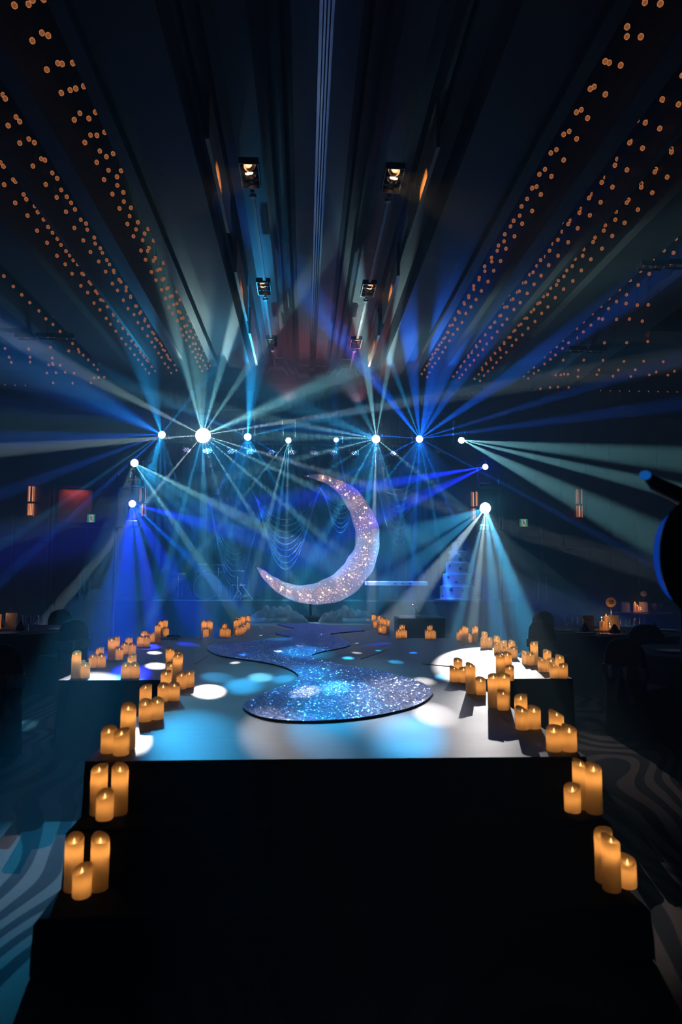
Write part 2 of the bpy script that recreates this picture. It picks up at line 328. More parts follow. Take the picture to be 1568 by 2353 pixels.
# doors under the exit signs, with a red-brown lit panel over the left one
for k, (a, b) in enumerate([(132, 275), (1180, 1300)]):
    x0, x1 = wx(a), wx(b); dz = wz(1205, a)
    d = struct(MB().box(x0, x1, WB-.05, WB-.001, 0, dz).build('door_%d' % (k+1), M_wood))
    for s0, s1 in ((x0+.06, (x0+x1)/2-.01), ((x0+x1)/2+.01, x1-.06)):
        MB().bbox(s0, s1, WB-.09, WB-.05, .03, dz-.06, .01).build('door_leaf', M_wood, d)
        hx = s1-.1 if s0 == x0+.06 else s0+.1
        MB().tube([(hx, WB-.13, .9), (hx, WB-.13, 1.5)], .015).build('door_handle', mat('brushed_steel', (.4, .38, .36), .3, 1), d)
M_red = mat('red_panel', (.22, .07, .06), .55)
x0, x1 = wx(134), wx(212)
rp = tag(MB().bbox(x0, x1, WB-.07, WB-.002, wz(1200, 150), wz(1124, 150), .012).build('lit_wall_panel', M_red), 'dim red-brown panel on the back wall above the left doors', 'wall panel')
hd = tag(MB().bbox(x0-.1, x1+.1, WB-.35, WB-.002, wz(1122, 150), wz(1113, 150), .02).build('canopy_ledge', M_wood), 'dark ledge over the red-brown wall panel at the left', 'ledge')
o = make_light('canopy_lamp', 'AREA', (0, 0, 0), 2.5, (1, .32, .2), parent=hd); o.location = ((x0+x1)/2, WB-.2, wz(1123, 150)-.02); o.data.shape = 'RECTANGLE'; o.data.size = x1-x0-.3; o.data.size_y = .08
# bulkhead across the top of the back wall, with a row of little warm lamps shining down its face
bh = MB().box(WL, wx(255), WB-1.2, WB, wz(925, 100, WB-1.2), CEIL).build('bulkhead', M_ceil, wb)
bh2 = MB().box(wx(1310), WR, WB-1.2, WB, wz(935, 1450, WB-1.2), CEIL).build('bulkhead', M_ceil, wb)
for a, b, yy in ((0, 70, 888), (1370, 1568, 902)):
    c = UY((a+b)/2, yy-4, WB-1.35); L_ = (UY(b, yy, WB-1.35)-UY(a, yy, WB-1.35)).x
    n = max(3, int(L_/.22)); g = tag(MB().box(-L_/2, L_/2, -.02, .12, .0, .03).build('lamp_strip', M_black, loc=c), 'row of tiny amber lamps on the %s bulkhead' % ('left' if a == 0 else 'right'), 'lamp strip')
    for i in range(n):
        MB().sphere((0, 0, 0), .016, 6, 4).build('tiny_lamp', emis('tiny_amber', (1, .42, .14), .35), g, loc=(-L_/2+(i+.5)*L_/n, .0, -.01))

# ---------------------------------------------------------------- ceiling: beams, troughs, central vault
ce = struct(MB().box(WL, WR, WF, WB, CEIL, CEIL+.2).build('ceiling', M_ceil))
H_B = 4.3; ZB = CAM.z+H_B                   # underside of the beams
YE = 15.6
def cbeam(x0, x1, z0=ZB, y0=WF, y1=YE, name='ceiling_beam', m=None):
    return MB().bbox(x0, x1, y0, y1, 0, CEIL-z0, .02).build(name, m or M_beam, ce, loc=(0, 0, z0))
def mir(x): return 2*CX-x
SH = [0, -.71, -1.23, -2.31]                # troughs A B C D, shift from the innermost one
for side in (0, 1):
    fx = (lambda x: x) if side == 0 else mir
    for x0, x1, z0 in ((-1.62, -1.17, ZB), (-1.86, -1.62, ZB+.12), (-1.99, -1.86, ZB), (-2.70, -2.50, ZB), (-3.22, -3.17, ZB), (-4.30, -3.74, ZB), (-5.6, -4.95, ZB)):
        a, b = sorted((fx(x0), fx(x1))); cbeam(a, b, z0)
    # cross beams over the side aisles
    for k in range(5):
        y0 = 6.2+k*2.6; a, b = sorted((fx(-5.6), fx(-10.3)))
        MB().bbox(a, b, y0, y0+.6, 0, CEIL-ZB+.02, .02).build('cross_beam', mat('hammered_brass', (.20, .13, .08), .28, .8, bump=(30, .9)), ce, loc=(0, 0, ZB-.02))
# end soffit where the troughs stop
zs = wz(846, 700, YE)
MB().box(WL, WR, YE, YE+.35, zs-.05, CEIL).build('end_soffit', M_beam, ce)
MB().box(WL, WR, YE+.35, WB-.0, zs-.28, CEIL).build('end_soffit', M_beam, ce)
# central vault: folded profile carried the whole length
pr = [(577,869),(592,869),(593,858),(596,866),(608,860),(612,869),(621,859.5),(650,859.5),(662,869),(663,860),(677,867),(678,859.5),(688,870.5),(711,871),(711,862),(725,862),(725,872),(747,873)]
pv = [UY(x, y-6, YE) for x, y in pr]
pts = [(p.x, (p.z-ZB)*1.6+ZB+.02) for p in pv]; c0 = (pts[-4][0]+pts[-3][0])/2
half = pts[:-3]+[(c0, pts[-4][1])]
full = half+[(2*c0-x, z) for x, z in half[::-1][1:]]
full = [(mir(-1.17) if False else x, z) for x, z in full]
full[0] = (-1.18, full[0][1]); full[-1] = (mir(-1.17)+.01, full[-1][1])
m = MB(); m.loft([[(x, WF, z) for x, z in full], [(x, YE-.3, z) for x, z in full]], closed=False, caps=False)
m.build('vault', mat('vault_paint', (.042, .037, .037), .75, var=.12, vscale=2), ce)
# scalloped valance closing the end of the vault
m = MB()
for dy, dz, th in ((-.28, -.01, .05), (.0, -.20, .05)):
    n = len(full)
    ring = [(x, z+dz) for x, z in full]+[(x, z+dz+.07) for x, z in full[::-1]]
    m2 = MB(); m2.loft([[(x, YE+dy-.02, z) for x, z in ring], [(x, YE+dy+th, z) for x, z in ring]])
    m2.build('valance', mat('valance_paint', (.42, .30, .30), .7), ce)
# aluminium rail down the centre line
M_alu = mat('aluminium', (.55, .57, .6), .32, 1)
rx_ = c0
for dx, wd in ((-.062, .03), (-.02, .018), (.012, .018), (.044, .03)):
    MB().bbox(rx_+dx, rx_+dx+wd, WF, YE-.35, 0, .05, .006).build('rail', M_alu, ce, loc=(0, 0, pts[-4][1]-.05))
# ---------------------------------------------------------------- stage: runway with wings, steps
RX0, RX1, RY0, RY1 = -1.05, 1.43, 3.47, 14.0
WX0, WX1, WY0, WY1 = -2.07, 2.37, 6.0, 9.72
def deck_mat():
    m = bpy.data.materials.new('stage_vinyl'); m.use_nodes = True; t = m.node_tree; b = t.nodes['Principled BSDF']; L = t.links.new; N = t.nodes.new
    tc = N('ShaderNodeTexCoord'); mp = N('ShaderNodeMapping'); mp.inputs['Scale'].default_value = (1.2, 9, 1); L(tc.outputs['Object'], mp.inputs[0])
    n = N('ShaderNodeTexNoise'); n.inputs['Scale'].default_value = 3; n.inputs['Detail'].default_value = 5; L(mp.outputs[0], n.inputs['Vector'])
    n2 = N('ShaderNodeTexNoise'); n2.inputs['Scale'].default_value = .9; L(tc.outputs['Object'], n2.inputs['Vector'])
    mx = N('ShaderNodeMix'); mx.data_type = 'RGBA'; mx.inputs[6].default_value = (.30, .32, .34, 1); mx.inputs[7].default_value = (.44, .45, .46, 1); L(n.outputs['Fac'], mx.inputs[0]); L(mx.outputs[2], b.inputs['Base Color'])
    r = N('ShaderNodeMapRange'); r.inputs[3].default_value = .38; r.inputs[4].default_value = .58; L(n2.outputs['Fac'], r.inputs[0]); L(r.outputs[0], b.inputs['Roughness'])
    bp = N('ShaderNodeBump'); bp.inputs['Strength'].default_value = .12; bp.inputs['Distance'].default_value = .004; L(n.outputs['Fac'], bp.inputs['Height']); L(bp.outputs[0], b.inputs['Normal'])
    b.inputs['Specular IOR Level'].default_value = .35
    return m
M_deck = deck_mat()
plan = [(RX0, RY0), (RX1, RY0), (RX1, WY0), (WX1, WY0), (WX1, WY1), (RX1, WY1), (RX1, RY1), (RX0, RY1), (RX0, WY1), (WX0, WY1), (WX0, WY0), (RX0, WY0)]
st = thing('stage', 'cross-shaped runway stage with a grey vinyl top and black skirts', 'stage')
m = MB()
for a, b, c, d in ((RX0, RX1, RY0, RY1), (WX0, RX0, WY0, WY1), (RX1, WX1, WY0, WY1)):
    m.box(a, b, c, d, STAGE_Z-.02, STAGE_Z)
m.build('deck', M_deck, st)
def skirt(p, q, z1, parent, wave=.006, n=None):
    p, q = Vector((*p, 0)), Vector((*q, 0)); L_ = (q-p).length; n = n or max(4, int(L_/.05)); d = (q-p)/L_; nn = Vector((d.y, -d.x, 0))
    rows = []
    for k, z in enumerate((z1-.004, z1-.03, z1*.5, .005)):
        a = (0, .002, .7, 1)[k]
        rows.append([tuple(p+d*(L_*i/n)+nn*(.004+a*(.012+wave*math.sin(i*1.9)+wave*.6*math.sin(i*.73+1)))+Vector((0, 0, z))) for i in range(n+1)])
    return MB().loft(rows, closed=False, caps=False).build('skirt', M_cloth, parent, smooth=True)
for i in range(len(plan)):
    p, q = plan[i], plan[(i+1) % len(plan)]
    skirt(p, q, STAGE_Z-.002, st)
# creases in the vinyl
for a, b in (((970, 1526), (1035, 1532)), ((450, 1526), (480, 1506)), ((830, 1515), (890, 1494))):
    p, q = S(*a), S(*b); n = 10
    MB().tube([p.lerp(q, i/n)+Vector((0, .012*math.sin(i*2.1), .002)) for i in range(n+1)], .005, 5).build('crease', M_deck, st)
M_step = mat('step_carpet', (.010, .010, .012), .9, bump=(90, .3))
for nm, y0, y1, z1, lb in (('step', 3.20, 3.435, .44, 'upper black covered step in front of the stage'), ('step', 2.86, 3.165, .22, 'lowest black covered step at the front')):
    s_ = thing(nm, lb, 'step', (0, 0, 0))
    MB().bbox(RX0+.01, RX1, y0, y1, 0, z1, .012).build('tread', M_step, s_)
    skirt((RX0+.01, y0), (RX1, y0), z1-.012, s_, .003)
    skirt((RX1, y0), (RX1, y1), z1-.012, s_, .003); skirt((RX0+.01, y1), (RX0+.01, y0), z1-.012, s_, .003)

# ---------------------------------------------------------------- glitter river
def glitter_mat():
    m = bpy.data.materials.new('blue_glitter'); m.use_nodes = True; t = m.node_tree; b = t.nodes['Principled BSDF']; L = t.links.new; N = t.nodes.new
    tc = N('ShaderNodeTexCoord')
    vo = N('ShaderNodeTexVoronoi'); vo.inputs['Scale'].default_value = 125; L(tc.outputs['Object'], vo.inputs['Vector'])
    sb = N('ShaderNodeVectorMath'); sb.operation = 'SUBTRACT'; sb.inputs[1].default_value = (.5, .5, .5); L(vo.outputs['Color'], sb.inputs[0])
    sc = N('ShaderNodeVectorMath'); sc.operation = 'SCALE'; sc.inputs['Scale'].default_value = .42; L(sb.outputs[0], sc.inputs[0])
    ad = N('ShaderNodeVectorMath'); ad.operation = 'ADD'; ad.inputs[1].default_value = (0, 0, .8); L(sc.outputs[0], ad.inputs[0])
    nm = N('ShaderNodeVectorMath'); nm.operation = 'NORMALIZE'; L(ad.outputs[0], nm.inputs[0]); L(nm.outputs[0], b.inputs['Normal'])
    w2 = N('ShaderNodeTexWhiteNoise'); L(vo.outputs['Color'], w2.inputs['Vector'])
    gt = N('ShaderNodeMath'); gt.operation = 'GREATER_THAN'; gt.inputs[1].default_value = .6; L(w2.outputs['Value'], gt.inputs[0])
    b.inputs['Base Color'].default_value = (.008, .085, .85, 1); b.inputs['Roughness'].default_value = .5
    gl = N('ShaderNodeBsdfGlossy'); gl.inputs['Roughness'].default_value = .14;  L(nm.outputs[0], gl.inputs['Normal'])
    cr = N('ShaderNodeValToRGB'); cr.color_ramp.elements[0].color = (.02, .14, .9, 1); cr.color_ramp.elements[0].position = .6; cr.color_ramp.elements[1].color = (.75, .9, 1, 1); cr.color_ramp.elements[1].position = .98
    L(w2.outputs['Value'], cr.inputs[0]); L(cr.outputs[0], gl.inputs[0])
    mx = N('ShaderNodeMixShader'); L(gt.outputs[0], mx.inputs[0]); L(b.outputs[0], mx.inputs[1]); L(gl.outputs[0], mx.inputs[2])
    L(mx.outputs[0], t.nodes['Material Output'].inputs[0])
    return m
rv = [(490,92),(600,88),(700,90),(860,105),(985,122),(1012,131),(930,139),(840,147),(810,158),(870,178),(930,212),(885,235),(780,255),(700,279),(740,308),(900,343),(1100,375),(1260,415),(1370,455),(1423,500),(1400,545),(1320,590),(1200,625),(1050,655),(870,675),(690,683),(520,678),(400,660),(320,630),(285,600),(300,570),(370,530),(480,485),(570,455),(611,425),(610,400),(580,375),(500,345),(380,320),(240,300),(130,280),(75,250),(75,230),(130,210),(250,200),(400,190),(530,180),(562,170),(525,160),(478,149),(505,138),(570,130),(590,120),(545,108)]
rp_ = spline([S(450+x/2.613, 1400+y/2.613) for x, y in rv], 5)
rp2 = [(p.x, p.y) for p in rp_]
cxy = (sum(p[0] for p in rp2)/len(rp2), sum(p[1] for p in rp2)/len(rp2))
import mathutils
def poly_slab(poly, z0, z1):
    m = MB(); n = len(poly)
    tri = mathutils.geometry.tessellate_polygon([[Vector((x, y, 0)) for x, y in poly]])
    area = sum(poly[i][0]*poly[(i+1) % n][1]-poly[(i+1) % n][0]*poly[i][1] for i in range(n))
    m.v = [(x, y, z0) for x, y in poly]+[(x, y, z1) for x, y in poly]
    for a, b, c in tri:
        P = [Vector((*poly[k], 0)) for k in (a, b, c)]
        if (P[1]-P[0]).cross(P[2]-P[0]).z < 0: b, c = c, b
        m.f.append((a+n, b+n, c+n)); m.f.append((c, b, a))
    for i in range(n):
        j = (i+1) % n
        m.f.append((i, j, j+n, i+n) if area > 0 else (j, i, i+n, j+n))
    return m
rvt = thing('glitter_river', 'winding blue glitter mat laid along the runway like a river', 'mat')
poly_slab(rp2, STAGE_Z+.001, STAGE_Z+.012).build('backing', mat('mat_edge', (.01, .012, .03), .7), rvt)
poly_slab([(x+(cxy[0]-x)*.000, y) for x, y in rp2], STAGE_Z+.012, STAGE_Z+.0145).build('glitter', glitter_mat(), rvt)
# ---------------------------------------------------------------- LED pillar candles
def wax_mat():
    m = bpy.data.materials.new('candle_wax'); m.use_nodes = True; t = m.node_tree; t.nodes.clear(); N = t.nodes.new; L = t.links.new
    o = N('ShaderNodeOutputMaterial'); d = N('ShaderNodeBsdfDiffuse'); tr = N('ShaderNodeBsdfTranslucent'); g = N('ShaderNodeBsdfGlossy'); mx = N('ShaderNodeMixShader'); m2 = N('ShaderNodeMixShader')
    oi = N('ShaderNodeObjectInfo'); cr = N('ShaderNodeMix'); cr.data_type = 'RGBA'
    cr.inputs[6].default_value = (.82, .70, .52, 1); cr.inputs[7].default_value = (.90, .84, .62, 1); L(oi.outputs['Random'], cr.inputs[0])
    L(cr.outputs[2], d.inputs[0]); tr.inputs[0].default_value = (.97, .74, .44, 1)
    tc = N('ShaderNodeTexCoord'); n = N('ShaderNodeTexNoise'); n.inputs['Scale'].default_value = 45; L(tc.outputs['Object'], n.inputs['Vector'])
    bp = N('ShaderNodeBump'); bp.inputs['Strength'].default_value = .08; bp.inputs['Distance'].default_value = .003; L(n.outputs['Fac'], bp.inputs['Height']); L(bp.outputs[0], g.inputs['Normal'])
    g.inputs['Roughness'].default_value = .3; g.inputs[0].default_value = (1, 1, 1, 1)
    mx.inputs[0].default_value = .5; L(d.outputs[0], mx.inputs[1]); L(tr.outputs[0], mx.inputs[2])
    m2.inputs[0].default_value = .05; L(mx.outputs[0], m2.inputs[1]); L(g.outputs[0], m2.inputs[2]); L(m2.outputs[0], o.inputs[0])
    return m
M_wax = wax_mat(); M_flame = emis('candle_flame', (1, .62, .24), 2.2); M_tip = emis('candle_flame_core', (1, .55, .2), 1.1)
CR = .0392
HT = {'S': .131, 'M': .181, 'T': .231}
def candle_mesh(h, ph, name):
    m = MB(); n = 24
    def rim(a, k=1): return h-.016+.016*math.cos(a-ph)*k+.003*math.cos(2*a+ph)
    rings = []
    for r, z in ((CR-.004, 0), (CR, .004), (CR, h*.35), (CR, h*.7)): rings.append([(r*math.cos(2*PI*j/n), r*math.sin(2*PI*j/n), z) for j in range(n)])
    for r, dz in ((CR, -.004), (CR-.0015, 0), (CR-.004, -.001)): rings.append([(r*math.cos(2*PI*j/n), r*math.sin(2*PI*j/n), rim(2*PI*j/n)+dz) for j in range(n)])
    for r, dz in ((CR-.006, .25), (.02, .6), (.006, 1)): rings.append([(r*math.cos(2*PI*j/n), r*math.sin(2*PI*j/n), rim(2*PI*j/n)*(1-dz)+(h-.040)*dz) for j in range(n)])
    m.loft(rings)
    me = m.mesh(name); me.materials.append(M_wax); me.polygons.foreach_set('use_smooth', [True]*len(me.polygons)); me.set_sharp_from_angle(angle=math.radians(50))
    return me
fm = MB(); fm.lathe([(.0008, 0), (.0045, .004), (.0055, .009), (.004, .016), (.0018, .023), (.0004, .028)], 8)
FLM = fm.mesh('flame'); FLM.materials.append(M_flame); FLM.polygons.foreach_set('use_smooth', [True]*len(FLM.polygons))
CMESH = {(k, i): candle_mesh(HT[k], a, 'wax') for k in HT for i, a in enumerate((PI*.5, PI*.30, PI*.72))}
CLIGHT = {}
for k in HT:
    ld = bpy.data.lights.new('candle_led', 'POINT'); ld.energy = {'S': .085, 'M': .10, 'T': .115}[k]*CANDLE_P; ld.color = (1, .53, .17); ld.shadow_soft_size = .008; CLIGHT[k] = ld
NC = 0
def add_candle(c, cls, label, group):
    global NC
    t_ = thing('pillar_candle', label, 'candle', c, random.uniform(-.25, .25), group)
    b = bpy.data.objects.new('wax', CMESH[(cls, NC % 3)]); COL.objects.link(b); b.parent = t_
    f_ = bpy.data.objects.new('flame', FLM); COL.objects.link(f_); f_.parent = t_; f_.location = (0, -.004, HT[cls]-.040)
    l_ = bpy.data.objects.new('candle_led', CLIGHT[cls]); COL.objects.link(l_); l_.parent = t_; l_.location = (0, 0, HT[cls]-.068)
    NC += 1
# clusters: (place phrase, base height, scale of the coordinates, [(x0, x1, top, base or None, size or None)])
LC = lambda x, y: (100+x/3.015, 1380+y/3.015)
SC = lambda x, y: (x/2.93, 1550+y/2.93)
RC = lambda x, y: (820+x/2.703, 1380+y/2.703)
TC = lambda x, y: (1150+x/2.93, 1550+y/2.93)
CL = [
 ('in the trio on the lowest step at left', .22, SC, [(452,585,1033,1447,'T'),(583,704,1031,1450,'T'),(474,606,1243,1500,'S')]),
 ('in the trio on the upper step at left', .44, SC, [(624,740,575,945,'T'),(735,847,575,940,'T'),(622,741,762,980,'S')]),
 ('in the trio at the stage\'s front left corner', STAGE_Z, LC, [(514,622,711,1040,'T'),(380,490,867,1065,'S'),(467,578,883,1082,'S')]),
 ('in the second trio along the left runway edge', STAGE_Z, LC, [(650,740,552,780,'M'),(647,740,684,845,'S'),(737,820,672,830,'S')]),
 ('in the third group along the left runway edge', STAGE_Z, LC, [(800,877,460,658,'M'),(917,983,493,617,'S'),(782,858,575,708,'S'),(858,939,564,700,'S'),(972,1036,482,605,'S')]),
 ('in the fourth group along the left runway edge', STAGE_Z, LC, [(838,898,341,510,'T'),(900,960,339,490,'M'),(885,955,395,562,'T'),(862,890,430,540,'S')]),
 ('at the left wing\'s outer front corner', STAGE_Z, LC, [(180,248,347,540,'T'),(243,310,430,540,'S'),(220,272,425,520,'S')]),
 ('in the left wing\'s second group from its outer corner', STAGE_Z, LC, [(303,362,373,468,'S'),(362,422,370,466,'S'),(350,409,290,452,'M')]),
 ('in the left wing\'s third group from its outer corner', STAGE_Z, LC, [(437,490,257,415,'T'),(470,515,252,400,'T'),(486,547,325,412,'S')]),
 ('in the left wing\'s fourth group from its outer corner', STAGE_Z, LC, [(559,608,226,366,'M'),(530,577,295,375,'S'),(582,635,291,380,'S')]),
 ('in the trio at the left wing\'s front edge', STAGE_Z, LC, [(573,633,337,515,'M'),(533,594,428,540,'S'),(592,655,427,540,'S')]),
 ('in the left wing\'s far side group', STAGE_Z, LC, [(667,711,187,308,'M'),(638,686,250,320,'S'),(685,735,248,320,'S'),(707,735,226,290,'S'),(727,767,221,290,'S')]),
 ('at the left wing\'s rear corner', STAGE_Z, LC, [(765,806,168,290,'T'),(790,826,146,252,'T'),(822,857,144,248,'T'),(820,867,197,250,'S')]),
 ('in the left trio on the rear stage edge', STAGE_Z, LC, [(1088,1128,143,248,'T'),(1131,1170,143,250,'T'),(1100,1145,196,256,'S')]),
 ('in the second left trio on the rear stage edge', STAGE_Z, LC, [(1232,1271,141,245,'M'),(1217,1258,195,255,'S'),(1256,1296,193,255,'S')]),
 ('in the far left row leading to the moon', STAGE_Z, LC, [(1313,1352,131,238,'T'),(1337,1376,115,222,'T'),(1366,1400,90,206,'T'),(1400,1432,90,200,'T'),(1327,1366,181,242,'S'),(1352,1387,180,238,'S'),(1362,1397,162,222,'S'),(1396,1420,150,205,'S')]),
 ('in the far right row leading to the moon', STAGE_Z, RC, [(86,131,73,168,'T'),(102,134,112,172,'S'),(130,160,87,180,'T'),(145,175,100,195,'T'),(170,202,112,205,'T'),(134,165,140,203,'S'),(158,190,145,206,'S')]),
 ('in the first right trio on the rear stage edge', STAGE_Z, RC, [(268,301,132,228,'M'),(246,282,180,235,'S'),(280,316,180,235,'S')]),
 ('in the second right trio on the rear stage edge', STAGE_Z, RC, [(441,474,138,232,'M'),(430,463,184,240,'S'),(460,495,185,240,'S')]),
 ('at the right wing\'s rear corner', STAGE_Z, RC, [(645,678,141,252,'M'),(622,662,185,248,'S'),(662,698,156,265,'T'),(713,749,157,262,'T'),(697,735,206,262,'S')]),
 ('in the trio on the right wing\'s far side', STAGE_Z, RC, [(782,820,178,285,'M'),(775,814,232,298,'S'),(811,848,232,296,'S')]),
 ('in the right wing\'s middle group', STAGE_Z, RC, [(862,903,200,318,'M'),(859,899,257,330,'S'),(896,936,257,318,'S'),(950,994,225,352,'M'),(918,963,284,362,'S'),(962,1005,289,362,'S')]),
 ('in the third group from the right wing\'s outer corner', STAGE_Z, RC, [(1087,1135,258,400,'T'),(1037,1080,319,398,'S'),(1066,1113,322,404,'S')]),
 ('in the second group from the right wing\'s outer corner', STAGE_Z, RC, [(1169,1220,285,425,'M'),(1138,1193,357,445,'S'),(1188,1241,360,447,'S')]),
 ('at the right wing\'s outer front corner', STAGE_Z, RC, [(1246,1302,313,465,'M'),(1212,1266,389,484,'S'),(1265,1321,391,486,'S')]),
 ('in the fifth group along the right runway edge', STAGE_Z, RC, [(876,930,314,500,'T'),(926,968,314,488,'T'),(931,986,390,500,'S')]),
 ('in the trio beside the river\'s wide end', STAGE_Z, RC, [(610,663,328,492,'M'),(588,645,407,508,'S'),(645,692,410,510,'S')]),
 ('in the pair beside the river\'s wide end', STAGE_Z, RC, [(690,750,387,582,'T'),(747,809,467,588,'S')]),
 ('in the third group along the right runway edge', STAGE_Z, RC, [(830,898,455,670,'T'),(893,963,451,668,'T'),(887,957,557,685,'S')]),
 ('in the second group along the right runway edge', STAGE_Z, RC, [(994,1077,534,775,'M'),(1005,1080,657,808,'S'),(1078,1157,654,803,'S')]),
 ('in the trio at the stage\'s front right corner', STAGE_Z, RC, [(1213,1310,631,905,'M'),(1197,1293,771,945,'S'),(1290,1387,769,945,'S')]),
 ('in the trio on the upper step at right', .44, TC, [(498,600,555,905,'T'),(578,694,581,943,'T'),(465,579,723,935,'S')]),
 ('in the trio on the lowest step at right', .22, TC, [(668,795,1008,1425,'T'),(707,846,1056,1475,'T'),(836,937,1198,1455,'S')]),
]
WORD = {'S': 'short', 'M': 'medium-height', 'T': 'tall'}
for phrase, z, fn, items in CL:
    order = sorted(range(len(items)), key=lambda i: items[i][0]+items[i][1])
    n = len(items); nm = {2: ['left', 'right'], 3: ['left', 'middle', 'right']}.get(n, ['leftmost', 'second from left', 'third from left', 'fourth from left', 'fifth from left', 'sixth from left', 'seventh from left'][:n-1]+['rightmost'])
    pos = []
    for (x0, x1, top, base, cls) in items:
        px, py = fn((x0+x1)/2, base); p = UZ(px, py, z)
        pos.append(Vector((p.x, p.y+CR, z)))
    for it in range(30):                       # candles stand side by side, never inside each other
        for i in range(n):
            for j in range(i):
                d = pos[i]-pos[j]; L_ = d.length
                if L_ < 2*CR+.0012:
                    d = (d/L_ if L_ > 1e-5 else Vector((1, 0, 0)))*((2*CR+.0012-L_)/2+.0005); pos[i] += d; pos[j] -= d
        for p in pos:
            if z == .44: p.y = min(max(p.y, 3.205+CR), 3.430-CR)
            if z == .22: p.y = min(max(p.y, 2.865+CR), 3.155-CR)
    for rank, i in enumerate(order):
        add_candle(pos[i], items[i][4], '%s pillar candle, %s %s' % (WORD[items[i][4]], nm[rank], phrase), 'LED pillar candles on the stage')
# ---------------------------------------------------------------- lighting rig
M_body = mat('lamp_housing', (.014, .014, .016), .45)
names = ['leftmost cyan stage lamp of the row hung above the moon', 'brightest white stage lamp, second from left in the overhead row', 'cyan stage lamp third from left in the overhead row', 'dim white stage lamp fourth from left in the overhead row', 'small cyan stage lamp straight above the crescent moon', 'white stage lamp with wide rays, third from right in overhead row', 'blue stage lamp with starry rays, second from right in overhead row', 'rightmost overhead lamp throwing white beams to the right',
 'white stage lamp on top of the left stand', 'deep blue stage lamp low on the left stand', 'deep blue stage lamp on top of the right stand', 'brilliant white stage lamp low on the right stand']
LENS_R = [.075, .155, .075, .06, .05, .085, .075, .065, .075, .07, .06, .11]
PIPE_Y, PIPE_Z = 14.32, LAMPS[0][0].z+.62
for i, (pos, lens, halo, beams) in enumerate(LAMPS):
    r = LENS_R[i]; col = tuple(.35+.65*c for c in lens)
    t_ = thing('moving_head_lamp', names[i], 'stage lamp', pos, 0, 'moving-head lamps around the moon')
    beam_light('beam', pos, halo, beams, t_)
    # the head looks towards the hall: lens in front, barrel behind
    B = T(0, .03, 0) @ RX(-PI/2)
    MB().lathe([(.003, .012), (r*.6, .008), (r*.9, -.0), (r, -.012)], 20, M=T(0, .03, 0) @ RX(PI/2), caps=True).build('lens', emis('lens_glow_%d' % i, col, 16 if i not in (3, 4) else 7), t_, smooth=True)
    hb = MB(); hb.lathe([(r*1.02, .012), (r*1.12, .02), (r*1.15, .05), (max(.09, r), .12), (.10, .22), (.07, .27)], 16, M=B); hb.build('head', M_body, t_, smooth=True)
    yk = MB()
    up = 1 if i < 8 else 0
    for s in (-1, 1): yk.bbox(s*.125-.02, s*.125+.02, .12, .22, -.05, .30, .008)
    yk.bbox(-.145, .145, .10, .24, .28, .33, .01)
    if up: yk.build('yoke', M_body, t_); MB().bbox(-.14, .14, .05, .29, .33, .45, .012).build('base', M_body, t_); MB().tube([(0, .17, .45), (0, PIPE_Y-pos.y, PIPE_Z-pos.z)], .02).build('clamp', M_black, t_)
    else:
        y2 = yk.build('yoke', M_body, t_); y2.rotation_euler = (0, PI, 0)
        MB().bbox(-.12, .12, .05, .29, -.43, -.33, .012).build('base', M_body, t_)
p0, p1 = LAMPS[0][0], LAMPS[7][0]
pp = thing('lighting_pipe', 'black horizontal pipe carrying the overhead row of stage lamps', 'pipe')
MB().tube([(p0.x-.6, PIPE_Y, PIPE_Z), (p1.x+.5, PIPE_Y, PIPE_Z)], .028, 10).build('pipe', M_black, pp)
for f_ in (.02, .35, .68, .98):
    x = p0.x-.6+f_*(p1.x-p0.x+1.1); MB().tube([(x, PIPE_Y, PIPE_Z), (x, PIPE_Y, ZB+.40)], .006, 5).build('cable', M_black, pp)
for a, nmx in ((8, 'left'), (10, 'right')):
    q0, q1 = LAMPS[a][0], LAMPS[a+1][0]; x = q1.x+(-.35 if a == 8 else .35); y = q1.y+.22
    sd_ = thing('lamp_stand', 'black upright stand holding two stage lamps at the %s' % nmx, 'stand', (x, y, 0))
    MB().tube([(0, 0, .02), (0, 0, q0.z-.2)], .03, 10).build('pole', M_black, sd_)
    MB().lathe([(.22, 0), (.22, .015), (.05, .04)], 20).build('base', M_black, sd_)
    for q in (q0, q1):
        MB().bbox(min(0, q.x-x-.13), max(0, q.x-x+.13), -.14, .10, q.z-.47, q.z-.435, .006).build('shelf', M_black, sd_)
# two unseen pink lights added on top of the pipe to tint the vault's end
for k, (fx_, sd_n) in enumerate(((.42, 'left'), (.66, 'right'))):
    x = p0.x+fx_*(p1.x-p0.x); t_ = thing('added_uplight', 'unseen pink fill light added on top of the lamp pipe, %s of centre' % sd_n, 'stage lamp', (x, PIPE_Y, PIPE_Z+.028))
    MB().lathe([(.05, .02), (.065, .04), (.07, .14), (.06, .145), (.055, .06)], 16).build('can', M_body, t_, smooth=True)
    MB().lathe([(.002, .062), (.054, .062)], 16).build('lens', emis('added_pink_lens', (1, .35, .4), 1.2), t_)
    MB().bbox(-.03, .03, -.03, .03, -.005, .025, .004).build('clamp', M_black, t_)
    o = make_light('added_uplight_beam', 'SPOT', (0, .0, .16), 80, (1, .30, .36), t_, .03); o.data.spot_size = math.radians(140); o.data.spot_blend = .8; o.rotation_euler = (PI+.35, 0, 0)
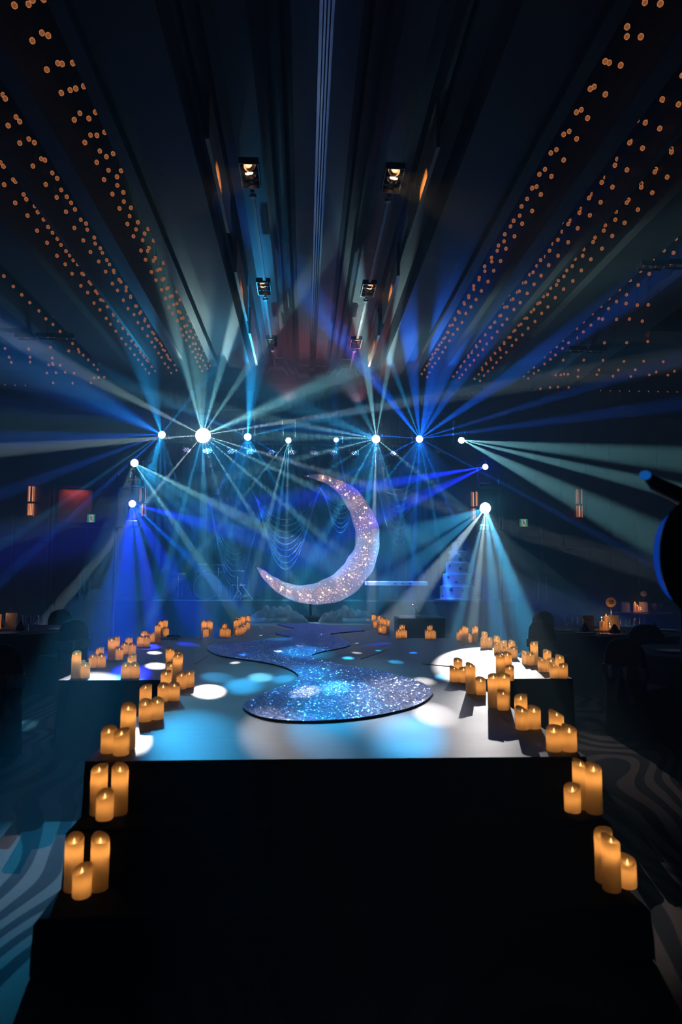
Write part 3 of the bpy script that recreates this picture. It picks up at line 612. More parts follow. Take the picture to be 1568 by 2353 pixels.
# flat LED par cans in a row under the pipe, lenses dim violet
M_par = mat('par_lens', (.30, .24, .42), .25, emit=(.30, .22, .45), es=.32)
xs = [(428, 1034), (477, 1036), (532, 1038), (577, 1039), (625, 1039), (673, 1040), (720, 1040), (767, 1041), (814, 1042), (905, 1043)]
q = UY(700, 1022, 14.15); PZ2 = q.z
pp2 = thing('par_pipe', 'thin black pipe carrying the row of violet par cans', 'pipe')
MB().tube([(UY(400, 1022, 14.15).x, 14.15, PZ2+.0), (UY(930, 1022, 14.15).x, 14.15, PZ2+.0)], .018, 8).build('pipe', M_black, pp2)
for x_ in (410, 640, 920):
    xx = UY(x_, 1022, 14.15).x; MB().tube([(xx, 14.15, PZ2), (xx, PIPE_Y, PIPE_Z)], .008, 5).build('hanger', M_black, pp2)
ordn = ['first', 'second', 'third', 'fourth', 'fifth', 'sixth', 'seventh', 'eighth', 'ninth', 'tenth']
for i, (x, y) in enumerate(xs):
    p = UY(x, y, 13.95); t_ = thing('par_can', 'violet faceted par can, %s from left under the lamp row' % ordn[i], 'par can', p, 0, 'LED par cans')
    t_.rotation_euler = (math.radians(-25), 0, 0)
    hexp = [(.095*math.cos(PI/2+2*PI*k/7), .075*math.sin(PI/2+2*PI*k/7)) for k in range(7)]
    MB().prism(hexp, 0, .12, M=T(0, 0, 0) @ RX(-PI/2)).build('housing', M_body, t_)
    fr = MB()
    for dx, dz in [(0, 0)]+[(.05*math.cos(2*PI*k/6), .04*math.sin(2*PI*k/6)) for k in range(6)]:
        fr.lathe([(.002, .012), (.014, .008), (.02, 0)], 8, M=T(dx, -.003, dz) @ RX(PI/2))
    fr.build('lens_array', M_par, t_, smooth=True)
    MB().tube([(-.09, .06, .0), (-.09, .06, .12), (.09, .06, .12), (.09, .06, 0)], .008, 5).build('yoke', M_body, t_)
    v = Matrix.Rotation(math.radians(25), 3, 'X') @ Vector((0, 14.15-p.y, PZ2-p.z)); MB().tube([(0, .06, .12), v], .008, 5).build('clamp', M_black, t_)

# ---------------------------------------------------------------- blue wash lamps close by at the right edge
def wash_lamp(c, r, label, glow, turn=-58, side=None):
    t_ = thing('wash_lamp', label, 'stage lamp', (c.x, c.y, 0), 0)
    Mx = T(0, 0, c.z) @ RZ(math.radians(turn)) @ RY(-PI/2)
    MB().lathe([(r*.55, -r*1.1), (r*.9, -r*.7), (r, -r*.1), (r*.98, r*.35), (r*.9, r*.42)], 28, M=Mx).build('head', M_body, t_, smooth=True)
    MB().lathe([(r*.9, r*.42), (r*.78, r*.58), (r*.5, r*.68), (.002, r*.72)], 28, M=Mx).build('lens', glow, t_, smooth=True)
    MB().tube([(r*.2, -r*1.15, c.z+.02), (r*.2, -r*1.15, c.z-r*1.35), (r*.2, r*1.15, c.z-r*1.35), (r*.2, r*1.15, c.z+.02)], .022, 8).build('yoke', M_body, t_)
    MB().bbox(-r*.3, r*.8, -r*.6, r*.6, c.z-r*1.35-r*.5, c.z-r*1.35, .01).build('base', M_body, t_)
    MB().tube([(.05, 0, .02), (.05, 0, c.z-r*1.35-.04)], .016, 10).build('pole', M_black, t_)
    MB().lathe([(.28, 0), (.28, .015), (.04, .05)], 20, M=T(.05, 0, 0)).build('foot', M_black, t_)
    q = Vector((side.x-c.x, side.y-c.y, side.z))
    MB().tube([(.02, .02, c.z+r*.8), (q.x+.05, q.y+.03, q.z-.025), (q.x+.012, q.y+.012, q.z-.002)], [.03, .026, .016], 10).build('arm', M_body, t_, smooth=True)
    MB().sphere(q, .019, 12, 8, .82).build('side_light', emis('blue_side_light', (.008, .13, .52), .6), t_, smooth=True)
wash_lamp(UY(1634, 1280, 2.05), .18, 'large dark lamp head with blue glowing rim at the right edge', emis('blue_lens', (.004, .06, .55), .55), -58, UY(1483, 1092, 2.2))
# ---------------------------------------------------------------- crescent moon with fairy lights
MY = 13.15
def mp_(x, y, yy=MY): return UY(540+x/3.92, 1050+y/3.92, yy)
oc, orr = mp_(735, 745), (mp_(735+585, 745)-mp_(735, 745)).x
def arc(cx, cy, r, a0, a1, n): return [(cx+r*math.cos(math.radians(a0+(a1-a0)*i/n)), cy+r*math.sin(math.radians(a0+(a1-a0)*i/n))) for i in range(n+1)]
outer = spline([(600,168,0),(700,156,0),(800,158,0),(900,190,0),(1010,238,0),(1110,305,0),(1185,400,0),(1250,510,0),(1292,620,0),(1305,720,0),(1300,820,0),(1275,930,0),(1235,1030,0),(1170,1130,0),(1090,1215,0),(1000,1272,0),(900,1312,0),(800,1328,0),(700,1328,0),(600,1315,0),(500,1288,0),(420,1245,0),(345,1190,0),(280,1125,0),(235,1070,0),(185,990,0)], 3, False)
inner = spline([(600,172,0),(690,195,0),(780,225,0),(860,265,0),(930,325,0),(985,400,0),(1030,495,0),(1062,590,0),(1085,660,0),(1088,740,0),(1070,830,0),(1025,900,0),(985,965,0),(920,1030,0),(850,1078,0),(770,1120,0),(690,1145,0),(600,1156,0),(520,1148,0),(450,1130,0),(390,1095,0),(345,1075,0),(300,1050,0),(260,1015,0),(225,1000,0),(187,986,0)], 3, False)
NN = len(outer)
def tulle_mat(name, col, a, glow=0):
    m = bpy.data.materials.new(name); m.use_nodes = True; t = m.node_tree; t.nodes.clear(); N = t.nodes.new; L = t.links.new
    o = N('ShaderNodeOutputMaterial'); d = N('ShaderNodeBsdfDiffuse'); tr = N('ShaderNodeBsdfTranslucent'); tp = N('ShaderNodeBsdfTransparent'); m1 = N('ShaderNodeMixShader'); m2 = N('ShaderNodeMixShader')
    tc = N('ShaderNodeTexCoord'); n = N('ShaderNodeTexNoise'); n.inputs['Scale'].default_value = 7; n.inputs['Detail'].default_value = 4; n.inputs['Distortion'].default_value = 1.5; L(tc.outputs['Object'], n.inputs['Vector'])
    bp = N('ShaderNodeBump'); bp.inputs['Strength'].default_value = .3; bp.inputs['Distance'].default_value = .05; L(n.outputs['Fac'], bp.inputs['Height'])
    for q in (d, tr): q.inputs[0].default_value = (*col, 1); L(bp.outputs[0], q.inputs['Normal'])
    m1.inputs[0].default_value = .6; L(d.outputs[0], m1.inputs[1]); L(tr.outputs[0], m1.inputs[2])
    mr = N('ShaderNodeMapRange'); mr.inputs[1].default_value = .3; mr.inputs[2].default_value = .7; mr.inputs[3].default_value = a*.75; mr.inputs[4].default_value = min(1, a*1.2); L(n.outputs['Fac'], mr.inputs[0])
    L(mr.outputs[0], m2.inputs[0]); L(tp.outputs[0], m2.inputs[1]); L(m1.outputs[0], m2.inputs[2]); L(m2.outputs[0], o.inputs[0])
    return m
moon = thing('crescent_moon', 'large glowing crescent moon wrapped in pale tulle with fairy lights', 'moon', (oc.x, MY, STAGE_Z))
org = Vector((oc.x, MY, STAGE_Z))
rings = []; spine = []
for i in range(NN):
    a, b = mp_(outer[i].x, outer[i].y), mp_(inner[i].x, inner[i].y)
    c = (a+b)/2-org; hw = max(.004, (a-b).length/2); d = (a-b).normalized() if (a-b).length > 1e-4 else Vector((0, 0, 1))
    dep = max(.004, min(.16, hw*.75)); spine.append((c, d, hw, dep))
    ring = []
    for k in range(14):
        an = 2*PI*k/14; wob = 1+.05*math.sin(i*1.1+k*2.3)+.04*math.sin(i*.6-k)
        ring.append(c+d*(hw*math.cos(an)*(wob*.5+.5))+Vector((0, 1, 0))*(-dep*math.sin(an)*wob))
    rings.append(ring)
MB().loft(rings).build('tulle_skin', tulle_mat('moon_tulle', (.72, .64, .70), .80), moon, smooth=True, angle=70)
fr = MB(); fr.tube([c+d*hw*.9 for c, d, hw, dep in spine], .010, 6); fr.tube([c-d*hw*.9 for c, d, hw, dep in spine], .010, 6)
fr.build('frame', M_black, moon)
fl_ = MB(); rnd = random.Random(3)
octa = [(1, 0, 0), (-1, 0, 0), (0, 1, 0), (0, -1, 0), (0, 0, 1), (0, 0, -1)]; of = [(0, 2, 4), (2, 1, 4), (1, 3, 4), (3, 0, 4), (2, 0, 5), (1, 2, 5), (3, 1, 5), (0, 3, 5)]
def bead(p, r, m): m.add([p+Vector(q)*r for q in octa], of)
big = MB()
for k in range(420):
    i = int(rnd.triangular(2, NN-3, NN*.52)); c, d, hw, dep = spine[i]
    u = rnd.uniform(-.85, .85); y = -dep*math.sqrt(max(0, 1-u*u))*1.06-.012
    bead(c+d*hw*u+Vector((rnd.uniform(-.01, .01), y, rnd.uniform(-.02, .02))), rnd.choice((.0045, .006, .0075)), fl_)
for k in range(26):
    i = int(6+(NN-12)*(k+.5*rnd.random())/26); c, d, hw, dep = spine[i]; u0 = rnd.uniform(-.5, .5)
    for j in range(9):
        u = u0+rnd.gauss(0, .14); y = -dep*math.sqrt(max(0, 1-min(.95, u*u)))*1.06-.014
        bead(c+d*hw*u+Vector((rnd.gauss(0, .015), y, rnd.gauss(0, .02))), .017 if j == 0 else .006, big if j == 0 else fl_)
o = fl_.build('fairy_lights', emis('fairy_light', (1, .80, .48), 4), moon); o['kind'] = 'stuff'
o = big.build('fairy_light_clusters', emis('fairy_cluster', (1, .86, .6), 9), moon); o['kind'] = 'stuff'
for k in range(13):
    i = int(4+(NN-8)*(k+.5)/13); c, d, hw, dep = spine[i]
    make_light('moon_light', 'POINT', c, MOON_P*hw/.2, (1, .74, .68), moon, radius=.03)
# stand and the gathered tulle at the moon's foot
MB().bbox(-.5, .5, -.25, .25, .002, .10, .02).build('base', M_black, moon)
MB().tube([Vector((-.1, 0, .08)), Vector((-.1, 0, .36))], .03).build('post', M_black, moon)
def crumple(name, x0, x1, y0, y1, h, seed, m, label, cat):
    rn = random.Random(seed); nx, ny = 26, 12; ph = [rn.uniform(0, 6) for _ in range(8)]; rows = []
    for j in range(ny+1):
        v = j/ny; row = []
        for i in range(nx+1):
            u = i/nx; e = math.sin(PI*u)**.6*math.sin(PI*v)**.6
            z = h*e*(.35+.4*abs(math.sin(u*9+ph[0]+v*2))+.35*abs(math.sin(u*17+ph[1]-v*5)))
            row.append((x0+(x1-x0)*u+.02*math.sin(v*9+ph[2]), y0+(y1-y0)*v+.03*math.sin(u*12+ph[3]), STAGE_Z+.004+z))
        rows.append(row)
    return tag(MB().loft(rows, closed=False, caps=False).build(name, m, smooth=True), label, cat)
M_tul = tulle_mat('base_tulle', (.42, .36, .38), .75)
a = UY(568, 1410, 13.0).x
crumple('tulle_heap', a, oc.x-.15, 12.5, 12.88, .33, 1, M_tul, 'gathered sheer tulle heaped under the moon\'s left foot', 'fabric')
crumple('tulle_heap', oc.x+.05, RX1-.1, 12.5, 12.88, .30, 2, M_tul, 'gathered sheer tulle heaped under the moon\'s right side', 'fabric')

# ---------------------------------------------------------------- backdrop curtain and swags
M_cur = mat('backdrop_curtain', (.045, .07, .10), .85)
bd = thing('backdrop_curtain', 'dark pleated backdrop curtain hanging behind the moon', 'curtain', (0, 0, 0))
BX0, BX1, BY = wx(352), wx(1010), 16.6
BX0, BX1 = UY(352, 1200, BY).x, UY(1010, 1200, BY).x
def curtain(x0, x1, nm):
    n = 46; rows = []
    for z in (.0, 2.2, 4.0, zs-.32):
        rows.append([(x0+(x1-x0)*i/n, BY+.05*math.sin(i*PI/2+z*.25)+.03*math.sin(i*1.3), z+.01) for i in range(n+1)])
    MB().loft(rows, closed=False, caps=False).build(nm, M_cur, bd, smooth=True)
k_ = 4
for i in range(k_): curtain(BX0+(BX1-BX0)*i/k_, BX0+(BX1-BX0)*(i+1)/k_, 'curtain_panel')
M_swag = mat('swag_fabric', (.16, .30, .42), .6)
def swag(p0, p1, s0, s1, n, parent, r=.007):
    """nested hanging folds between two points"""
    for k in range(n):
        f = k/(n-1); a = Vector(p0).lerp(Vector(p0)+Vector((.02*n, 0, -.03*n)), f); b = Vector(p1).lerp(Vector(p1)+Vector((-.02*n, 0, -.03*n)), f); s = s0+(s1-s0)*f
        pts = [a.lerp(b, i/22)+Vector((0, .02*math.sin(k*1.7+i*.3), -s*4*(i/22)*(1-i/22))) for i in range(23)]
        MB().tube(pts, [r*(.6+.4*math.sin(PI*i/22)) for i in range(23)], 5).build('swag_fold', M_swag, parent, smooth=True)
SY = 14.75
def q_(x, y): return UY(x, y, SY)
for nm, args in {
 'right': ((845, 1075), (990, 1060), .55, 1.45, 11),
 'left': ((575, 1120), (745, 1110), .75, 1.55, 9),
 'centre': ((735, 1120), (830, 1125), .35, .75, 7),
 'far left': ((470, 1130), (610, 1160), 1.1, 1.7, 8)}.items():
    SY = {'right': 14.75, 'left': 14.75, 'centre': 14.62, 'far left': 14.92}[nm]
    s_ = thing('draped_swag', 'thin folds of blue-lit swagged fabric hung at the %s behind the moon' % nm, 'fabric')
    swag(q_(*args[0]), q_(*args[1]), args[2], args[3], args[4], s_)
    MB().tube([q_(args[0][0]-6, args[0][1]), q_(args[1][0]+6, args[1][1])], .008, 6).build('hanging_rod', M_black, s_)
    for e in (args[0], args[1]):
        p = q_(*e); MB().tube([p, (p.x, p.y, ZB+.40)], .003, 4).build('hanging_wire', M_black, s_)
# ---------------------------------------------------------------- hanging bulbs
def bulb_mat():
    m = bpy.data.materials.new('amber_bulb'); m.use_nodes = True; t = m.node_tree; t.nodes.clear(); N = t.nodes.new; L = t.links.new
    o = N('ShaderNodeOutputMaterial'); e = N('ShaderNodeEmission'); lw = N('ShaderNodeLayerWeight'); lw.inputs[0].default_value = .35
    cr = N('ShaderNodeValToRGB'); cr.color_ramp.elements[0].color = (.30, .105, .035, 1); cr.color_ramp.elements[1].color = (.85, .36, .14, 1)
    cr.color_ramp.elements[0].position = .1; cr.color_ramp.elements[1].position = .75
    L(lw.outputs['Facing'], cr.inputs[0]); L(cr.outputs[0], e.inputs[0]); e.inputs[1].default_value = .85; L(e.outputs[0], o.inputs[0])
    m.cycles.emission_sampling = 'NONE'
    return m
M_bulb = bulb_mat(); M_cord = mat('bulb_cord', (.02, .018, .016), .6)
bm_ = MB(); bm_.lathe([(.0005, -.027), (.013, -.0245), (.0225, -.013), (.0245, -.001), (.021, .011), (.012, .021), (.006, .026)], 10)
BUL = bm_.mesh('amber_bulb'); BUL.materials.append(M_bulb); BUL.polygons.foreach_set('use_smooth', [True]*len(BUL.polygons))
cm_ = MB(); cm_.lathe([(.011, .02), (.011, .042), (.003, .046)], 6); cm_.tube([(0, 0, .045), (0, 0, 1)], .0025, 4)
CORD = cm_.mesh('cord'); CORD.materials.append(M_cord)
spots = []
cols = [(-2.34, 4.506, 5.557, .345), (-2.40, 4.82, 5.56, .345), (-2.22, 4.57, 5.58, .345), (-2.18, 4.70, 5.69, .345)]
CPOS = ['third from rail', 'outermost', 'second from rail', 'nearest the rail']
TENS = ['', '', 'twenty', 'thirty']; ON = ['', 'first', 'second', 'third', 'fourth', 'fifth', 'sixth', 'seventh', 'eighth', 'ninth', 'tenth', 'eleventh', 'twelfth', 'thirteenth', 'fourteenth', 'fifteenth', 'sixteenth', 'seventeenth', 'eighteenth', 'nineteenth']
def ORD(n): return ON[n] if n < 20 else (('twentieth' if n == 20 else 'thirtieth') if n % 10 == 0 else TENS[n//10]+'-'+ON[n % 10])
for side in (0, 1):
    for ti, sh in enumerate(SH):
        nm = ['innermost', 'second', 'third', 'outermost'][ti]
        for ci, (x, h, y0, dy) in enumerate(cols):
            xx = x+sh; xx = xx if side == 0 else mir(xx)+(.06 if ti else 0)
            for k in range(-3, 32):
                y = y0+k*dy+(ti*.11)
                if y > YE-.1: continue
                spots.append((xx+random.uniform(-.012, .012), y+random.uniform(-.02, .02), CAM.z+h+random.uniform(-.02, .02), 'bulb in %s %s ceiling trough, %s row from camera, %s' % (nm, 'left' if side == 0 else 'right', ORD(k+4), CPOS[ci]), 'bulbs in the %s %s ceiling trough' % (nm, 'left' if side == 0 else 'right')))
# bulbs over the side aisles
for (side, rows) in (('left', [(800, 12, 3, 51), (806, 159, 2, 26), (822, 22, 3, 48), (833, 26, 3, 46), (840, 110, 3, 14), (857, 108, 4, 20), (881, 125, 3, 42), (866, 218, 3, 10)]), ('right', [(785, 1390, 3, 51), (830, 1294, 6, 46), (852, 1331, 6, 44), (863, 1330, 6, 41), (735, 1385, 4, 30), (700, 1440, 3, 26), (862, 1280, 4, 8), (890, 1240, 4, 22)])):
    for ri, (py, px, n, dx) in enumerate(rows):
        for i in range(n):
            p = UZ(px+i*dx+random.uniform(-3, 3), py+random.uniform(-3, 3), CAM.z+4.22)
            if p.y < WB-1.3: spots.append((p.x, p.y, p.z, 'amber bulb over the %s side aisle, %s in the %s row' % (side, ORD(i+1), ORD(ri+1)), 'bulbs over the %s side aisle' % side))
vis = []
for s_ in spots:
    X, Y, D = PROJ(s_[:3])
    if D > 0 and -25 < X < 1593 and -25 < Y < 1000 and s_[1] > 1: vis.append((D, s_))
# those hidden behind the beams are left out
def hidden(p):
    d = Vector(p)-CAM
    f = H_B/d.z
    x = CAM.x+d.x*f; y = d.y*f
    if y > YE: return True
    xl = x if x < CX else mir(x)
    return any(a <= xl <= b for a, b in ((-1.99, -1.17), (-2.66, -2.54), (-3.20, -3.18), (-4.26, -3.78), (-5.5, -5.0)))
vis = [v for v in vis if v[1][2] < ZB+.02 or not hidden(v[1][:3])]
vis.sort(key=lambda v: v[0])
rest = MB()
for k, (D, s_) in enumerate(vis):
    if k < 300:
        t_ = thing('hanging_bulb', s_[3], 'bulb', s_[:3], 0, s_[4])
        b = bpy.data.objects.new('bulb', BUL); COL.objects.link(b); b.parent = t_
        c = bpy.data.objects.new('cord', CORD); COL.objects.link(c); c.parent = t_; c.scale = (1, 1, CEIL-s_[2])
        c.scale.z = (CEIL-s_[2])
    else:
        rest.add([Vector(v)+Vector(s_[:3]) for v in bm_.v], bm_.f)
if rest.v:
    o = rest.build('hanging_bulbs', M_bulb, smooth=True); tag(o, 'far small amber bulbs crowding the ceiling troughs towards the stage', 'bulbs', kind='stuff')
# ---------------------------------------------------------------- triple downlights
M_refl = mat('reflector', (.65, .5, .4), .18, 1); M_can = mat('downlight_frame', (.03, .03, .033), .4)
def downlight(c, L_, W_, label, rz=0, power=6, side=0, glow=3, group='triple downlights'):
    t_ = thing('downlight', label, 'downlight', c, rz, group)
    fr = MB(); hz = .055
    for x0, x1, y0, y1 in ((-W_/2-.012, -W_/2, -L_/2-.012, L_/2+.012), (W_/2, W_/2+.012, -L_/2-.012, L_/2+.012), (-W_/2, W_/2, -L_/2-.012, -L_/2), (-W_/2, W_/2, L_/2, L_/2+.012)): fr.box(x0, x1, y0, y1, -.01, hz)
    for k in (1, 2): fr.box(-W_/2, W_/2, -L_/2+k*L_/3-.004, -L_/2+k*L_/3+.004, 0, hz)
    fr.box(-W_/2-.012, W_/2+.012, -L_/2-.012, L_/2+.012, hz, hz+.01)
    fr.build('frame', M_can, t_)
    ge = emis('downlight_glow_%g' % glow, (1, .62, .33), glow); gw = emis('downlight_led_%g' % glow, (1, .80, .55), glow*3)
    for k in range(3):
        cy_ = -L_/2+(k+.5)*L_/3; r = min(W_, L_/3)*.44
        tilt = RX(math.radians((-38, -20, 15)[k])) @ RY(math.radians(-20 if side < 0 else 20))
        Mx = T(0, cy_, .035) @ tilt
        MB().lathe([(r, -.02), (r*.86, .0), (r*.55, .02)], 18, M=Mx, caps=False).build('reflector', M_refl, t_, smooth=True)
        if k == 1:
            ld = MB()
            for q in range(4): ld.lathe([(.001, -.006), (r*.26, -.004), (r*.28, .004)], 8, M=Mx @ T(r*.3*math.cos(PI/4+q*PI/2), r*.3*math.sin(PI/4+q*PI/2), .014))
            ld.build('led_cluster', gw, t_)
        else: MB().lathe([(.001, .008), (r*.5, .012), (r*.54, .02)], 16, M=Mx).build('lens', ge, t_)
    if power:
        for k in (0, 2):
            o = make_light('downlight_beam', 'SPOT', (0, -L_/2+(k+.5)*L_/3, -.02), power, (1, .52, .16), t_, .02); o.data.spot_size = math.radians(62); o.data.spot_blend = .5
            d = Vector((-1 if side < 0 else 1, .15 if k == 0 else -.35, -.22)); o.rotation_euler = d.to_track_quat('-Z', 'Y').to_euler()
    return t_
zv = ZB+.09
for (x, y, ln, sd, lb, pw) in ((575, 404, 61, -1, 'nearest triple downlight left of the ceiling rail', 10), (903, 415, 62, 1, 'nearest triple downlight right of the ceiling rail', 16), (607, 663, 29, -1, 'second triple downlight left of the ceiling rail', 6), (847, 667, 30, 1, 'second triple downlight right of the ceiling rail', 12), (625, 788, 24, -1, 'farthest triple downlight left of the ceiling rail', 5), (818, 790, 24, 1, 'farthest triple downlight right of the ceiling rail', 6)):
    p = UZ(x, y, zv); downlight(p, .46, .19, lb, side=sd, power=pw*DOWN_P)
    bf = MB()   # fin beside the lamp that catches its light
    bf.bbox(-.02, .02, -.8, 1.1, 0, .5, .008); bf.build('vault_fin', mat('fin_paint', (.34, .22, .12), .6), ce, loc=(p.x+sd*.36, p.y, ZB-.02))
for x0, ys in ((1, (575, 607, 625)), (2, (903, 847, 818))):
    yy = (404, 663, 788) if x0 == 1 else (415, 667, 790)
    for k in range(3):
        p = UZ(ys[k], yy[k], zv); q = UZ(ys[k+1], yy[k+1], zv) if k < 2 else Vector((p.x, YE-.4, zv))
        MB().box(p.x-.02, p.x+.02, p.y+.32, q.y-.30, 0, .03).build('track', M_black, ce, loc=(0, 0, zv-.005))
        MB().lathe([(.035, -.02), (.04, 0), (.04, .02)], 14).build('sensor', mat('sensor_plastic', (.25, .25, .27), .5), ce, loc=(p.x, p.y+.42, zv))
for i, (x, y, lb) in enumerate([(60, 777, 'slim downlight at the far left over the side aisle'), (108, 776, 'middle slim downlight over the left side aisle'), (152, 779, 'brightest slim downlight over the left side aisle'), (1498, 615, 'slim downlight high over the right side aisle'), (1560, 612, 'slim downlight at the top right picture edge'), (1325, 806, 'left slim downlight low over the right side aisle'), (1371, 808, 'right slim downlight low over the right side aisle')]):
    p = UZ(x, y, ZB-.10); dl_ = downlight(p, .32, .14, lb, rz=PI/2, power=0, glow=2.5, group='side aisle downlights')
    MB().tube([(0, 0, .06), (0, 0, CEIL-p.z)], .012, 6).build('stem', M_can, bpy.data.objects[-1] if False else dl_)
# ---------------------------------------------------------------- wall sconces and exit signs
M_rod = mat('sconce_glass', (.5, .35, .22), .12, .6); M_rodg = emis('sconce_glow', (1, .55, .26), 1.6); M_rodd = emis('sconce_glow_dim', (1, .5, .3), .5)
def sconce(px, py0, py1, label, dim):
    a, b = UY(px, py0, WB-.12), UY(px, py1, WB-.12); t_ = thing('wall_sconce', label, 'wall lamp', (a.x, WB-.12, b.z), 0, 'tube sconces on the back wall'); H = a.z-b.z
    MB().bbox(-.10, .10, .05, .119, H*.35, H*.6, .01).build('backplate', M_black, t_)
    MB().lathe([(.13, H*.43), (.13, H*.46)], 16).build('band', mat('dark_bronze', (.05, .035, .025), .35, 1), t_)
    rn = random.Random(int(px))
    for k in range(9):
        an = PI+PI*(k+.5)/9; x, y = .105*math.cos(an), .07*math.sin(an); g = M_rodg if (k in (3, 5) and not dim) else (M_rodd if k in (2, 3, 6) else M_rod)
        MB().tube([(x, y, H*.48), (x, y, H*(.97+.03*rn.random()))], .011, 6).build('upper_tube', g, t_, smooth=True)
        MB().tube([(x, y, .0+.02*rn.random()), (x, y, H*.41)], .010, 6).build('lower_tube', g if k != 4 else M_rodg, t_, smooth=True)
sconce(75, 1117, 1186, 'brass tube wall sconce at the far left of the back wall', False)
sconce(330, 1118, 1187, 'tube wall sconce beside the left lamp stand', True)
sconce(1090, 1130, 1196, 'tube wall sconce beside the right lamp stand', False)
sconce(1329, 1124, 1190, 'brass tube wall sconce on the right panelled wall', True)
def exit_sign(px0, px1, py0, py1, label):
    a, b = UY(px0, py1, WB-.10), UY(px1, py0, WB-.10); W_, H = b.x-a.x, b.z-a.z
    t_ = thing('exit_sign', label, 'exit sign', (a.x, WB-.10, a.z), 0)
    MB().bbox(-.01, W_+.01, .004, .08, -.01, H+.01, .004).build('case', M_black, t_)
    MB().box(0, W_, 0, .005, 0, H).build('green_face', emis('exit_green', (.03, .42, .27), .75), t_)
    MB().box(W_*.24, W_*.80, -.002, .0, H*.02, H*.92).build('doorway', emis('exit_white', (.62, .85, .78), .75), t_)
    g = emis('exit_figure', (.02, .30, .20), .6); m = MB()
    def seg(p, q, r): m.tube([(W_*p[0], -.006, H*p[1]), (W_*q[0], -.006, H*q[1])], r*W_, 5)
    m.sphere((W_*.42, -.006, H*.80), W_*.07, 8, 5)
    seg((.47, .68), (.54, .45), .07); seg((.47, .68), (.34, .60), .035); seg((.34, .60), (.28, .46), .03); seg((.48, .66), (.62, .56), .035); seg((.62, .56), (.70, .62), .03)
    seg((.54, .45), (.42, .30), .05); seg((.42, .30), (.30, .12), .04); seg((.54, .45), (.66, .32), .05); seg((.66, .32), (.72, .10), .04)
    m.build('running_figure', g, t_)
exit_sign(200, 219, 1181.5, 1200, 'lit green exit sign with running figure above the left doors')
exit_sign(1195, 1213, 1192.5, 1210, 'lit green exit sign with running figure above the right doors')
# ---------------------------------------------------------------- platform behind the moon, cake, keyboard, drum kit
bs = thing('back_platform', 'black-skirted platform behind the stage carrying cake and drums', 'platform')
BZ = 1.0
MB().box(-4.2, 4.4, 14.1, 16.4, BZ-.03, BZ).build('deck', M_step, bs)
skirt((-4.2, 14.1), (4.4, 14.1), BZ-.01, bs); skirt((4.4, 14.1), (4.4, 16.4), BZ-.01, bs); skirt((-4.2, 16.4), (-4.2, 14.1), BZ-.01, bs)
# cake
cp = UY(1053, 1378, 14.6); cz = cp.z
pl = thing('cake_table', 'low black-draped table under the wedding cake', 'table', (cp.x, 14.6, BZ))
MB().lathe([(.62, 0), (.60, cz-BZ-.02), (.585, cz-BZ-.004), (.01, cz-BZ-.003)], 40, wob=lambda a, z: .02*math.sin(a*14)*max(0, 1-z/(cz-BZ))).build('tablecloth', M_cloth, pl, smooth=True)
ck = thing('wedding_cake', 'five-tier white wedding cake with blue flowers on the black table', 'cake', (cp.x, 14.6, cz))
sc_ = 14.6/FPX
M_ice = mat('icing', (.62, .60, .62), .55, bump=(25, .25)); M_fl = mat('blue_sugar_flower', (.05, .10, .22), .6); M_pearl = mat('silver_bead', (.8, .85, .9), .2, .8)
MB().lathe([(.50, 0), (.50, .012), (.01, .014)], 36).build('board', mat('cake_board', (.5, .5, .52), .3, .6), ck)
tiers = [(82, 30), (69, 28), (55, 26), (41, 26), (27, 21)]; z = .014; rn = random.Random(5); tz = []
for i, (wpx, hpx) in enumerate(tiers):
    r, h = wpx*sc_*.5, hpx*sc_
    td = MB().lathe([(r+.012, 0), (r+.012, .02), (r, .028), (r, h-.012), (r-.012, h), (.005, h+.001)], 36).build('tier', M_ice, ck, smooth=True, loc=(0, 0, z))
    for k in range(9-i):
        an = 2*PI*k/(9-i)+i*.5+rn.uniform(-.2, .2); zz = rn.uniform(.25, .8)*h; s = rn.uniform(.018, .036)
        f_ = MB()
        for q in range(5):
            qa = 2*PI*q/5; f_.sphere((s*.7*math.cos(qa), -.004, s*.7*math.sin(qa)), s*.6, 6, 4, 1)
        f_.sphere((0, -.012, 0), s*.4, 6, 4)
        f_.build('sugar_flower', M_fl, td, loc=(r*math.cos(an), r*math.sin(an), zz)).rotation_euler = (0, 0, an+PI/2)
    tz.append((r, z+h)); z += h
m = MB()
for k in range(16):
    r, zt = tz[min(3, k//4)]; an = -.35+.12*(k % 4); m.sphere((r*math.cos(an)*1.01, r*math.sin(an), zt-.02-.03*(k % 4)), .016, 6, 4)
m.build('bead_trail', M_pearl, ck, smooth=True)
MB().tube([(0, 0, z), (0, 0, z+.17)], .004, 5).build('topper', M_pearl, ck)
MB().lathe([(.02, 0), (.035, .02), (.012, .05)], 8, M=T(.06, 0, z)).build('topper_flower', M_pearl, ck)
# keyboard on a stand
k0, k1 = UY(842, 1345, 14.4), UY(984, 1345, 14.4); kh = 9*14.4/FPX
kb = thing('keyboard', 'long pale keyboard on a dark stand between moon and cake', 'keyboard', (k0.x, 14.4, BZ))
Lk = k1.x-k0.x; kz = k0.z-BZ
MB().bbox(0, Lk, 0, .34, kz, kz+kh, .01).build('body', mat('pale_plastic', (.55, .52, .54), .45), kb)
for k in range(3): MB().box(Lk*(.45+.12*k), Lk*(.45+.12*k)+.05, -.004, .0, kz+.03, kz+.05).build('socket', M_black, kb)
for s in (0, 1):
    MB().tube([(Lk*(.2+.6*s), .08, 0), (Lk*(.2+.6*s), .08, kz)], .018).build('stand_leg', M_black, kb); MB().tube([(Lk*(.2+.6*s), .28, 0), (Lk*(.2+.6*s), .28, kz)], .018).build('stand_leg', M_black, kb)
